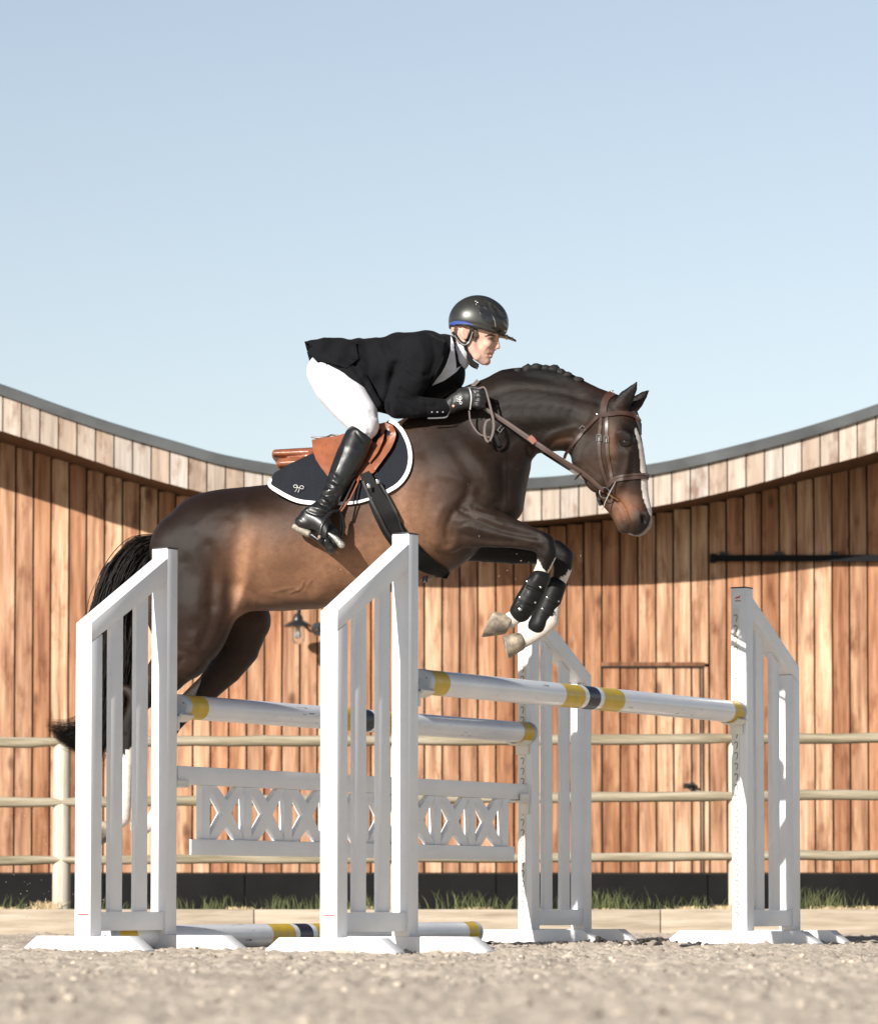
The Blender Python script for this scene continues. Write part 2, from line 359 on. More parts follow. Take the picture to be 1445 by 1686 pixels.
def m_clad(name, stops, gloss=.6):
    t = NT(name); at = t.N('ShaderNodeAttribute', attribute_name='tint')
    v = t.coord((14, 14, .9)); nz = t.N('ShaderNodeVectorMath', operation='ADD'); t.L(v, nz.inputs[0]); t.L(at.outputs['Vector'], nz.inputs[1])
    sc = t.N('ShaderNodeVectorMath', operation='MULTIPLY'); t.L(at.outputs['Vector'], sc.inputs[0]); sc.inputs[1].default_value = (37, 11, 23); t.L(sc.outputs[0], nz.inputs[1])
    g1 = t.noise(nz.outputs[0], 1.6, 6, .6)
    c = t.ramp(g1, stops)
    tint = t.N('ShaderNodeAttribute', attribute_name='shade')
    c = t.mix(c, tint.outputs['Color'], 1.0, 'MULTIPLY')
    v2 = t.coord((70, 70, 1.6)); g2 = t.noise(v2, 2.2, 5, .6)
    c = t.mix(c, tuple(x*.55 for x in stops[0][1])+(1,), t.ramp(g2, [(.52, (0,0,0)), (.78, (.55,.55,.55))]))
    vk = t.coord((7, 7, 3.2)); ad = t.N('ShaderNodeVectorMath', operation='ADD'); t.L(vk, ad.inputs[0]); t.L(sc.outputs[0], ad.inputs[1])
    vo = t.N('ShaderNodeTexVoronoi'); t.L(ad.outputs[0], vo.inputs['Vector']); vo.inputs['Scale'].default_value = .62
    c = t.mix(c, (.12,.055,.03,1), t.ramp(vo.outputs['Distance'], [(.06, (.75,.75,.75)), (.15, (0,0,0))]))
    vb = t.coord((5, 5, 1.7)); ab = t.N('ShaderNodeVectorMath', operation='ADD'); t.L(vb, ab.inputs[0]); t.L(sc.outputs[0], ab.inputs[1])
    c = t.mix(c, (.42,.27,.19,1), t.ramp(t.noise(ab.outputs[0], 2.0, 5, .6), [(.54, (0,0,0)), (.70, (.75,.75,.75))]), 'MULTIPLY')
    t.L(c, t.b.inputs['Base Color']); t.set(Roughness=gloss); t.b.inputs['Specular IOR Level'].default_value = .25
    t.bump(g2, .25, .002); return t.m
M_CLAD = m_clad('larch cladding', [(.26, (.16,.072,.038)), (.42, (.34,.172,.096)), (.56, (.49,.280,.168)), (.75, (.66,.44,.29))])
M_FAS = m_clad('pale eave board', [(.3, (.33,.275,.235)), (.5, (.44,.38,.33)), (.7, (.55,.485,.43))])
def set_tint(o, tints, shades, per):
    me = o.data
    for nm, arr in (('tint', tints), ('shade', shades)):
        a = me.color_attributes.new(nm, 'FLOAT_COLOR', 'CORNER')
        cols = np.repeat(np.asarray(arr, np.float32), per, 0); cols = np.hstack([cols, np.ones((len(cols), 1), np.float32)])
        a.data.foreach_set('color', cols.ravel())
def z_at(px_x, curve_y, Y): return P(px_x, curve_y, Y).z
def px_of(x, Y): return PPX+F_PX*x/Y*1.0
board_w = .1295
m = MB(); tn, sh = [], []
x = -6.6; k = 0
drx0, drx1 = P(990, 1200, WY).x, P(1157, 1200, WY).x; drz = P(1000, 1096, WY).z
zb = P(722, 1437, WY).z
shade_set = [(1,1,1),(.86,.78,.70),(1.1,1.1,1.08),(.74,.62,.54),(1.0,.88,.80),(1.18,1.25,1.28),(.92,.90,.88),(.78,.66,.56),(1.25,1.36,1.42),(1.08,1.02,.98),(.86,.82,.80)]
while x < 7.2:
    bw = board_w*random.uniform(.97, 1.03); px = PPX+F_PX*(x+bw/2)/WY
    zt = float(P(px, float(np.interp(px, bx_, by_)), WY-.8).z)+.02
    gap = .0068; ym = random.uniform(0, .006)
    cols = shade_set[random.randrange(len(shade_set))]; tv = rng.random(3)
    segs = [(zb, zt)]
    if x+bw > drx0+.02 and x < drx1-.02: segs = [(zb, drz-.012), (drz+.012, zt)]
    for z0, z1 in segs:
        m.box(x+gap, x+bw-gap, -.030-ym, 0, z0, z1); tn.append(tv); sh.append(cols)
    x += bw; k += 1
for xe, sg in ((-6.6, -1), (x, 1)):                     # the barn's end walls
    y_ = .0; pe = PPX+F_PX*xe/WY; ze = float(P(pe, float(np.interp(pe, bx_, by_)), WY-.8).z)
    while y_ < 9.2:
        m.box(xe-(.03 if sg < 0 else 0), xe+(.03 if sg > 0 else 0), y_+.006, y_+board_w-.006, zb, ze+.02+y_*.04); tn.append(rng.random(3)); sh.append(shade_set[random.randrange(len(shade_set))]); y_ += board_w
wall = m.build('wall_cladding', M_CLAD, barn); set_tint(wall, tn, sh, 24)
M_DARK = basic('dark batten gap', (.02,.014,.010), .9)
m = MB(); xs = np.linspace(-6.6, 7.25, 100); zt = [float(P(PPX+F_PX*a/WY, float(np.interp(PPX+F_PX*a/WY, bx_, by_)), WY-.8).z)+.1 for a in xs]
m.v = [(a, .012, 0) for a in xs]+[(a, .012, z) for a, z in zip(xs, zt)]; n = len(xs)
m.f = [(i, i+1, n+i+1, n+i) for i in range(n-1)]; m.m = [0]*(n-1)
m.build('wall_backing', M_DARK, barn)
M_PL = basic('black plinth membrane', (.0085,.0082,.008), .75, .3, 3, .2, 12, bdist=.01, spec=.15)
m = MB(); jn = [-6.6]+[P(p, 1450, WY).x for p in (-300, 172, 403, 633, 816, 1164, 1500)]+[7.25]
for a, b in zip(jn[:-1], jn[1:]): m.box(a+.004, b-.004, -.035, .003, -.05, zb-.015)
m.box(-6.6, -6.57, .004, 9.3, -.05, zb-.015); m.box(7.22, 7.25, .004, 9.3, -.05, zb-.015)
m.build('plinth', M_PL, barn)
m = MB(); m.box(-6.6, 7.25, -.03, -.003, zb-.014, zb-.001); m.build('base_flashing', M_DARK, barn)
# door: framed leaf of boards that reads as seams and a small latch
m = MB()
m.box(drx0-.012, drx1+.012, -.045, -.028, drz-.006, drz+.022)
door = m.build('door', M_CLAD, barn); set_tint(door, [(.3,.2,.6)], [(.42,.34,.29)], 24)
m = MB(); m.box(drx0-.008, drx0+.005, -.040, -.024, zb, drz-.007); m.box(drx1-.028, drx1-.018, -.040, -.024, zb, drz-.007); m.box(drx1-.008, drx1+.004, -.040, -.024, zb, drz-.007)
m.box(drx0-.0085, drx1+.0045, -.042, -.0245, drz-.02, drz-.0075)
m.build('door_seam', M_DARK, door)
lp = P(1135, 1295, WY)-Vector((0, WY, 0)); M_IRON = basic('black iron', (.015,.015,.016), .5, .2, 20)
m = MB(); m.box(lp.x-.05, lp.x+.05, -.045, -.03, lp.z-.011, lp.z+.011); m.tube([(lp.x+.03, -.04, lp.z-.02), (lp.x+.03, -.085, lp.z+.01), (lp.x-.045, -.085, lp.z+.012)], .009, 8)
m.tube([(lp.x+.012, -.05, lp.z-.03), (lp.x+.012, -.05, lp.z+.03)], .012, 8)
m.build('latch', M_IRON, door)
# sliding rail
rl = P(1172, 918, WY-.1); rr = P(2100, 918, WY-.1)
m = MB(); m.box(rl.x, rr.x, -.085, -.055, rl.z-.024, rl.z+.020); m.box(rl.x, rr.x, -.090, -.0855, rl.z-.027, rl.z-.018)
m.box(rl.x-.01, rl.x+.03, -.095, -.03, rl.z-.034, rl.z+.030)
rail = m.build('sliding_door_rail', basic('rail paint', (.012,.012,.014), .8, spec=.15), barn)
for px in (1192, 1283, 1374, 1465, 1556):
    b = P(px, 918, WY-.1); m = MB(); m.box(b.x-.028, b.x+.028, -.075, -.03, b.z+.021, b.z+.045); m.build('rail_bracket', M_IRON, rail)
# eave
def Zc(px, cx, cy, Y): return P(px, float(np.interp(px, cx, cy)), Y).z
m = MB(); tn, sh = [], []
fpx = -700.0; EPL = 30.6
while fpx < 2300:
    a, b = fpx, fpx+EPL
    ya, yb_ = WY-ohang(a), WY-ohang(b)
    pts = []
    for (pxx, Yx, ss) in ((a, ya, 1), (b, yb_, -1)):
        X0 = P(pxx, 800, Yx).x+ss*.0048
        zt_ = P(pxx, float(np.interp(pxx, tx, ty))+15, Yx).z; zb_ = P(pxx, float(np.interp(pxx, bx_, by_)), Yx).z
        pts.append((X0, Yx-WY, zb_, zt_))
    (xa, y1, za, za2), (xb, y2, zb1, zb2) = pts
    dz = random.uniform(-.002, .002)
    vs = [(xa,y1+dz,za),(xb,y2+dz,zb1),(xb,y2+.022,zb1),(xa,y1+.022,za),(xa,y1+dz,za2),(xb,y2+dz,zb2),(xb,y2+.022,zb2),(xa,y1+.022,za2)]
    m.add(vs, [(0,3,2,1),(4,5,6,7),(0,1,5,4),(1,2,6,5),(2,3,7,6),(3,0,4,7)])
    s_ = random.choice([(1,1,1),(.9,.85,.8),(1.06,1.06,1.06),(1,.95,.9),(.95,.95,.95),(1.05,1.0,.95),(.88,.78,.7)])
    tn.append(rng.random(3)); sh.append(s_); fpx = b
fas = m.build('eave_board_row', M_FAS, barn); set_tint(fas, tn, sh, 24)
pxs = np.arange(-720, 2320, 20.0)
def strip(name, mat, fn, closed=False):
    m = MB(); prev = None
    for px in pxs:
        ring = fn(px); b = len(m.v); m.v += ring
        n = len(ring)
        if prev is not None:
            for i in range(n if closed else n-1): m.f.append((prev+i, prev+(i+1) % n, b+(i+1) % n, b+i)); m.m.append(0)
        prev = b
    return m.build(name, mat, barn, smooth=True, ang=30)
def back(px): Y = WY-ohang(px)+.026; X = P(px, 800, Y).x; z1 = Zc(px, tx, ty+15, Y)-.01; z0 = Zc(px, bx_, by_, Y)+.012; return [(X, Y-WY, z0), (X, Y-WY, z1)]
strip('eave_backing', M_DARK, back)
def soff(px): Y = WY-ohang(px)+.02; X = P(px, 800, Y).x; z0 = Zc(px, bx_, by_, Y)+.012; X2 = X*WY/Y*1.0; return [(X, Y-WY, z0), (X2, .0, z0+.015)]
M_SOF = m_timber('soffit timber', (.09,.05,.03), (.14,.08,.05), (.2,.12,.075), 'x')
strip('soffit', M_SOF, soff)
def redge(px):
    Y = WY-ohang(px); X = P(px, 800, Y).x; z1 = Zc(px, tx, ty, Y); z0 = Zc(px, tx, ty+16.5, Y); y = Y-WY
    return [(X, y-.03, z0), (X, y-.034, z1), (X, y+.03, z1+.012), (X, y+.25, z1+.03), (X*1.02, 9.5, z1+.5)]
M_ROOF = basic('roof membrane edge', (.075,.08,.082), .75, .35, 3, .3, 40)
strip('roof', M_ROOF, redge)
# wall lamp
L0 = P(490, 1026, WY-.32); Lz = L0.z; lam = empty('wall_lamp', (L0.x, WY-.3, Lz)); lam.scale = (1.12, 1.0, 1.12); tag(lam, 'black enamel stable lamp with clear glass jar on the timber barn wall', 'wall lamp')
M_EN = basic('black enamel', (.02,.022,.025), .3, .1, 10, coat=.5)
m = MB(); m.lathe([(.0, .062), (.018, .062), (.030, .045), (.036, .02), (.062, .006), (.098, -.018), (.100, -.022), (.06, -.004), (.0, .0)], n=28); m.tube([(0,0,.06),(0,0,.13),(.01,.02,.17),(.06,.12,.19),(.10,.27,.17)], .009, 8)
m.build('shade', M_EN, lam, smooth=True)
m = MB(); m.tube([(.03,0,-.005),(.08,.05,-.05),(.12,.15,-.035),(.125,.27,-.01)], .008, 8); m.lathe([(0,0),(.045,0),(.045,.02),(0,.02)], (.125,.265,-.02), 20, ax='y'); m.build('bracket', M_EN, lam, smooth=True)
t = NT('lamp glass'); t.set(Roughness=.03); t.b.inputs['Transmission Weight'].default_value = .96; t.b.inputs['Base Color'].default_value = (.95,.95,.93,1); t.b.inputs['IOR'].default_value = 1.12; M_GL = t.m
m = MB(); m.lathe([(.038,-.01),(.044,-.03),(.047,-.08),(.042,-.115),(.025,-.132),(.0,-.136)], n=24); m.build('glass_jar', M_GL, lam, smooth=True)
m = MB(); m.lathe([(0,-.02),(.014,-.025),(.014,-.05),(.022,-.07),(.018,-.092),(0,-.1)], n=16); m.build('bulb', basic('frosted bulb', (.55,.54,.50), .5), lam, smooth=True)

# ================================================================== the jump
Dv = Vector((.505, .863, 0)).normalized(); Nv = Vector((Dv.y, -Dv.x, 0))
def m_paint():
    t = NT('white painted timber'); v = t.coord(); n1 = t.noise(v, 5, 5, .6); n2 = t.noise(v, 90, 3, .6)
    c = t.ramp(n1, [(.3, (.79,.80,.82)), (.7, (.87,.875,.89))]); c = t.mix(c, (.45,.40,.34,1), t.ramp(n2, [(.70, (0,0,0)), (.78, (.35,.35,.35))]))
    sx = t.N('ShaderNodeSeparateXYZ'); tc = t.N('ShaderNodeTexCoord'); t.L(tc.outputs['Object'], sx.inputs[0])
    mr = t.N('ShaderNodeMapRange'); t.L(sx.outputs[2], mr.inputs[0]); mr.inputs[1].default_value = .09; mr.inputs[2].default_value = .0; mr.inputs[3].default_value = 0; mr.inputs[4].default_value = .45
    mu = t.N('ShaderNodeMath', operation='MULTIPLY'); t.L(mr.outputs[0], mu.inputs[0]); t.L(t.noise(v, 25, 4, .7), mu.inputs[1])
    c = t.mix(c, (.42,.35,.28,1), mu.outputs[0])
    t.L(c, t.b.inputs['Base Color']); t.set(Roughness=.42); t.bump(t.noise(v, 30, 3), .04, .003); return t.m
M_W = m_paint()
M_CAPB = basic('black end cap', (.02,.02,.022), .5)
M_PLA = basic('cup plastic', (.78,.76,.70), .4, .06, 8)
M_HOLE = basic('keyhole shadow gap', (.16,.165,.17), .8)
PW, WW = .039, .545
def wing(loc, sign, label, far, WW=WW):
    """local x = outward along the pole line, y = across, z up; origin at the tall post's foot"""
    ang = math.atan2(Dv.y*sign, Dv.x*sign)
    r = empty('jump_wing', loc, ang); tag(r, label, 'jump wing', 'white jump wings holding up the poles')
    zT, zR, zS, rt = 1.698, 1.655, 1.350, .088
    m = MB(); m.box(-PW, PW, -PW, PW, .068, zT); m.build('tall_post', M_W, r, bevel=.002)
    m = MB(); m.box(-PW-.001, PW+.001, -PW-.001, PW+.001, zT+.0005, zT+.006); m.build('post_cap', M_CAPB, r, bevel=.001)
    a0, a1 = PW+.001, WW+PW; sl = (zS-zR)/(a1-a0)
    zat = lambda a: zR+sl*(a-a0)
    m = MB(); m.prism([(a0, zat(a0)-rt-.01), (a1, zat(a1)-rt*.9), (a1, zat(a1)), (a0, zat(a0))], 'y', -PW, PW); m.build('sloping_rail', M_W, r, bevel=.002)
    b0 = WW-PW; zb0 = lambda a: zat(a)-rt*.95-.002-(1-(a-a0)/(a1-a0))*.01
    m = MB(); m.prism([(b0, .068), (a1, .068), (a1, zat(a1)-rt*.9-.001), (b0, zb0(b0))], 'y', -PW, PW); m.build('short_post', M_W, r, bevel=.002)
    m = MB(); m.box(PW+.001, WW-PW-.001, -.030, .030, .088, .165); m.build('bottom_rail', M_W, r, bevel=.002)
    for c in (.33*WW, .665*WW):
        m = MB(); m.prism([(c-.043, .166), (c+.043, .166), (c+.043, zb0(c+.043)), (c-.043, zb0(c-.043))], 'y', -.011, .011); m.build('slat', M_W, r, bevel=.0015)
    for c, hl, ht in ((0, .40, .32), (WW, .305, .23)):
        m = MB(); m.prism([(-hl, .0), (hl, .0), (hl, .012), (ht, .0675), (-ht, .0675), (-hl, .012)], 'x', c-.038, c+.038); m.build('foot', M_W, r, bevel=.002)
    if True:
        m = MB(); m.box(-PW-.004, -PW-.0005, -.004, .032, .10, 1.60); tr = m.build('cup_track', M_PLA, r, bevel=.001)
        m = MB(); z = .13
        while z < 1.58:
            pts = [(-PW-.0048, .008+.010*math.cos(t_)*(-1), z+.016+.011*math.sin(t_)) for t_ in np.linspace(.2, math.pi+.6, 8)]
            pts = [(-PW-.0042, .013+.0085*math.cos(t_), z+.018+.0085*math.sin(t_)) for t_ in np.linspace(.3, 3.3, 7)]
            pts += [(-PW-.0042, .0065, z+.006), (-PW-.0042, .011, z-.006)]
            m.tube(pts, .0022, 6); z += .0505
        m.build('keyhole', M_HOLE, tr)
    return r
C_front = Vector((-.137, 15.5, 0)); C_back = Vector((-1.16, 16.15, 0))
span = 3.13
wings = {}
wings['cf'] = wing(C_front, -1, 'white jump wing at the centre, nearest the camera, in front of the horse belly', False)
wings['cl'] = wing(C_back, -1, 'leftmost white jump wing, in front of the horse hind legs', False)
wings['rf'] = wing(C_front+Dv*span+Vector((.0, 0, 0)), 1, 'rightmost white jump wing with a red sticker near the top', True, .52)
wings['rb'] = wing(C_back+Dv*(span+.04)+Vector((.002, 0, 0)), 1, 'white jump wing behind the front hooves, partly hidden by them', True)
M_YEL = basic('yellow band', (.62,.42,.035), .35, .1, 20); M_NAV = basic('navy band', (.015,.017,.03), .35, .1, 20)
def m_pole():
    t = NT('white pole'); v = t.coord(); n1 = t.noise(v, 4, 4, .6)
    c = t.ramp(n1, [(.3, (.74,.76,.80)), (.7, (.85,.86,.885))])
    vs = t.coord((7, 40, 40)); s1 = t.noise(vs, 1.0, 6, .75); s2 = t.noise(v, 1.6, 2, .5)
    mu = t.N('ShaderNodeMath', operation='MULTIPLY'); t.L(t.ramp(s1, [(.605, (0,0,0)), (.64, (1,1,1))]), mu.inputs[0]); t.L(t.ramp(s2, [(.48, (0,0,0)), (.6, (1,1,1))]), mu.inputs[1])
    c = t.mix(c, (.10,.085,.08,1), mu.outputs[0])
    t.L(c, t.b.inputs['Base Color']); t.set(Roughness=.22); t.b.inputs['Coat Weight'].default_value = .3; return t.m
M_POLE = m_pole(); M_ENDC = basic('pole end cap', (.50,.53,.57), .4)
RP = .0515
def pole(a, b, label, zr=0):
    a, b = Vector(a), Vector(b); L = (b-a).length
    r = empty('jump_pole', a, 0); d = b-a; r.rotation_euler = (zr, math.atan2(-d.z, math.hypot(d.x, d.y)), math.atan2(d.y, d.x))
    tag(r, label, 'jump pole', 'white jump poles with yellow and navy bands')
    cuts = [(0,.010,3),(.010,.052,1),(.052,.392,0),(.392,.452,1),(.452,.464,0),(.464,.500,2),(.500,.512,0),(.512,.578,1),(.578,.958,0),(.958,.990,1),(.990,1.0,3)]
    m = MB(); nn = 40
    for f0, f1, mt in cuts:
        st = max(1, int((f1-f0)*L/.12)); b0 = len(m.v)
        for i in range(st+1):
            x = (f0+(f1-f0)*i/st)*L
            for k in range(nn): m.v.append((x, RP*math.cos(2*math.pi*k/nn), RP*math.sin(2*math.pi*k/nn)))
        for i in range(st):
            for k in range(nn): m.f.append((b0+i*nn+k, b0+i*nn+(k+1) % nn, b0+(i+1)*nn+(k+1) % nn, b0+(i+1)*nn+k)); m.m.append(mt)
    o = m.build('shaft', [M_POLE, M_YEL, M_NAV, M_ENDC], r, smooth=True)
    for x, s in ((0, -1), (L, 1)):
        m = MB()
        prof = [(RP+.0015, -s*.022), (RP+.0015, 0), (RP-.003, s*.006), (.012, s*.0065), (.0115, s*.002), (0, s*.002)]
        vs = [(x+h, q_*math.cos(2*math.pi*k/36), q_*math.sin(2*math.pi*k/36)) for q_, h in prof for k in range(36)]
        m.add(vs, [(i*36+k, i*36+(k+1) % 36, (i+1)*36+(k+1) % 36, (i+1)*36+k) for i in range(5) for k in range(36)])
        for a_ in (.6, 2.7, 4.8):
            m.tube([(x+s*.004, .034*math.cos(a_), .034*math.sin(a_)), (x+s*.0085, .034*math.cos(a_), .034*math.sin(a_))], .0035, 10, 1)
        m.build('end_cap', [M_ENDC, M_HOLE], r, smooth=True, ang=35)
    return r
z1, z2 = 1.106, 1.036
pa = C_front+Dv*.125; pb = C_front+Dv*(span-.055); pole((pa.x, pa.y, z1), (pb.x, pb.y, z1), 'highest pole, white with yellow and navy bands, right of the centre wing')
qa = C_back+Dv*.105; qb = C_back+Dv*(span-.02)+Vector((.03, 0, 0)); pole((qa.x, qa.y, z2), (qb.x, qb.y, z2), 'middle pole just above the lattice panel, scuffed white under the horse', 2.1)
ga = C_back-Dv*.25+Vector((-.09,-.05,0)); gb = ga+Dv*3.0+Vector((.03,0,0)); pole((ga.x, ga.y, .058), (gb.x, gb.y, .058), 'lowest pole, lying on the sand behind the feet of the wings', 1.0)
def cup(parent, z, wide=1):
    m = MB(); n = 12; r0, r1 = RP+.002, RP+.010
    arc = [(math.radians(a)) for a in np.linspace(215, 325, n)]
    pts = [(r0*math.cos(a), z+r0*math.sin(a)) for a in arc]; pts2 = [(r1*math.cos(a)*1.15, z+r1*math.sin(a)-.004) for a in arc][::-1]
    m.prism(pts2+pts, 'x', -PW-.105, -PW-.020)
    m.box(-PW-.019, -PW-.0045, -.026, .04, z-.105, z-.045)
    return m.build('pole_cup', M_PLA, parent, bevel=.0015)
for k, z in (('cf', z1), ('rf', z1), ('cl', z2), ('rb', z2)): cup(wings[k], z)
# lattice panel
zt0, zt1, zb0_, zb1_ = .706, .783, .407, .474
fa = C_back+Dv*.075; panel = empty('lattice_panel', (fa.x, fa.y, 0), math.atan2(Dv.y, Dv.x)); tag(panel, 'white lattice hanging panel of crosses and uprights under the middle pole', 'jump filler')
PL = span-.07; xa, xb = .19, PL-.19
m = MB(); m.box(.0, PL, -.022, .022, zt0, zt1); m.build('top_rail', M_W, panel, bevel=.002)
m = MB(); m.box(xa-.03, xb+.03, -.030, .030, zb0_, zb1_); m.build('bottom_rail', M_W, panel, bevel=.002)
nc = 8; uw = .062; cw = (xb-xa-uw)/nc; z0, z1_ = zb1_+.001, zt0-.001; hh = z1_-z0
for i in range(nc+1):
    m = MB(); m.box(xa+i*cw, xa+i*cw+uw, -.015, .015, z0, z1_); m.build('upright', M_W, panel, bevel=.0015)
for i in range(nc):
    l, r_ = xa+i*cw+uw+.001, xa+(i+1)*cw-.001; cx, cz = (l+r_)/2, (z0+z1_)/2; aw = .055; iw = .038
    pts = [(l, z0), (l+aw, z0), (cx, cz-.055), (r_-aw, z0), (r_, z0), (r_, z0+.012), (cx+iw, cz), (r_, z1_-.012), (r_, z1_), (r_-aw, z1_), (cx, cz+.055), (l+aw, z1_), (l, z1_), (l, z1_-.012), (cx-iw, cz), (l, z0+.012)]
    m = MB(); m.prism(pts, 'y', -.0135, .0135); m.build('cross', M_W, panel, bevel=.0012)
for k in ('cl', 'rb'):
    m = MB(); m.box(-PW-.10, -PW-.012, -.034, .034, zt0-.014, zt0-.003); m.box(-PW-.10, -PW-.012, -.034, -.026, zt0-.003, zt0+.03); m.box(-PW-.10, -PW-.012, .026, .034, zt0-.003, zt0+.016); m.box(-PW-.012, -PW-.0045, -.026, .026, zt0-.07, zt0+.03)
    m.build('panel_cup', M_PLA, wings[k], bevel=.0015)
# stickers on the wings
M_STW = basic('sticker white', (.85,.85,.85), .4, .02); M_RED = basic('sticker red', (.55,.05,.05), .5); M_GRY = basic('sticker print', (.45,.46,.5), .5); M_INK = basic('sticker dark ink', (.12,.03,.035), .5)
for k in ('cf', 'cl'):
    r = wings[k]; xf = WW+PW+.0012
    m = MB(); m.box(xf, xf+.0006, -.022, .030, .078, .152); s = m.build('warning_sticker', M_STW, r)
    m = MB(); m.box(xf+.001, xf+.0014, -.022, .030, .1525, .158); m.build('sticker_header', M_RED, s)
    m = MB(); X0 = xf+.0011
    m.tube([(X0, -.008, .142), (X0, .012, .126)], .0009, 4); m.tube([(X0, .012, .142), (X0, -.008, .126)], .0009, 4); m.tube([(X0, -.01, .118), (X0, .014, .118), (X0, .014, .096), (X0, -.01, .096), (X0, -.01, .118)], .0006, 4)
    m.build('sticker_print', M_GRY, s)
r = wings['rf']; xf = -PW-.0012
m = MB(); m.box(xf-.0006, xf, -.020, .020, 1.625, 1.678); s = m.build('maker_sticker', M_STW, r)
m = MB(); X0 = xf-.0011
hp = [(-.013,1.650),(-.008,1.655),(0,1.653),(.006,1.656),(.011,1.662),(.014,1.659)]
m.tube([(X0, -a, b) for a, b in hp], [.001,.0028,.0028,.0026,.0018,.0012], 6)
for a, b, c, d in ((-.008,1.653,-.012,1.645),(-.006,1.652,-.004,1.644),(.005,1.653,.003,1.645),(.006,1.654,.011,1.647)): m.tube([(X0, -a, b), (X0, -c, d)], .001, 5)
m.tube([(X0, .014, 1.652), (X0, .018, 1.646)], .0009, 5)
m.build('horse_emblem', M_RED, s)
m = MB()
for a in (-.012,-.008,-.004,.002,.006,.010,.014): m.box(X0-.0003, X0+.0002, a-.0014, a+.0014, 1.636, 1.6395)
m.box(X0-.0002, X0+.0002, -.014, .016, 1.6345, 1.6362)
m.build('sticker_print', M_INK, s)
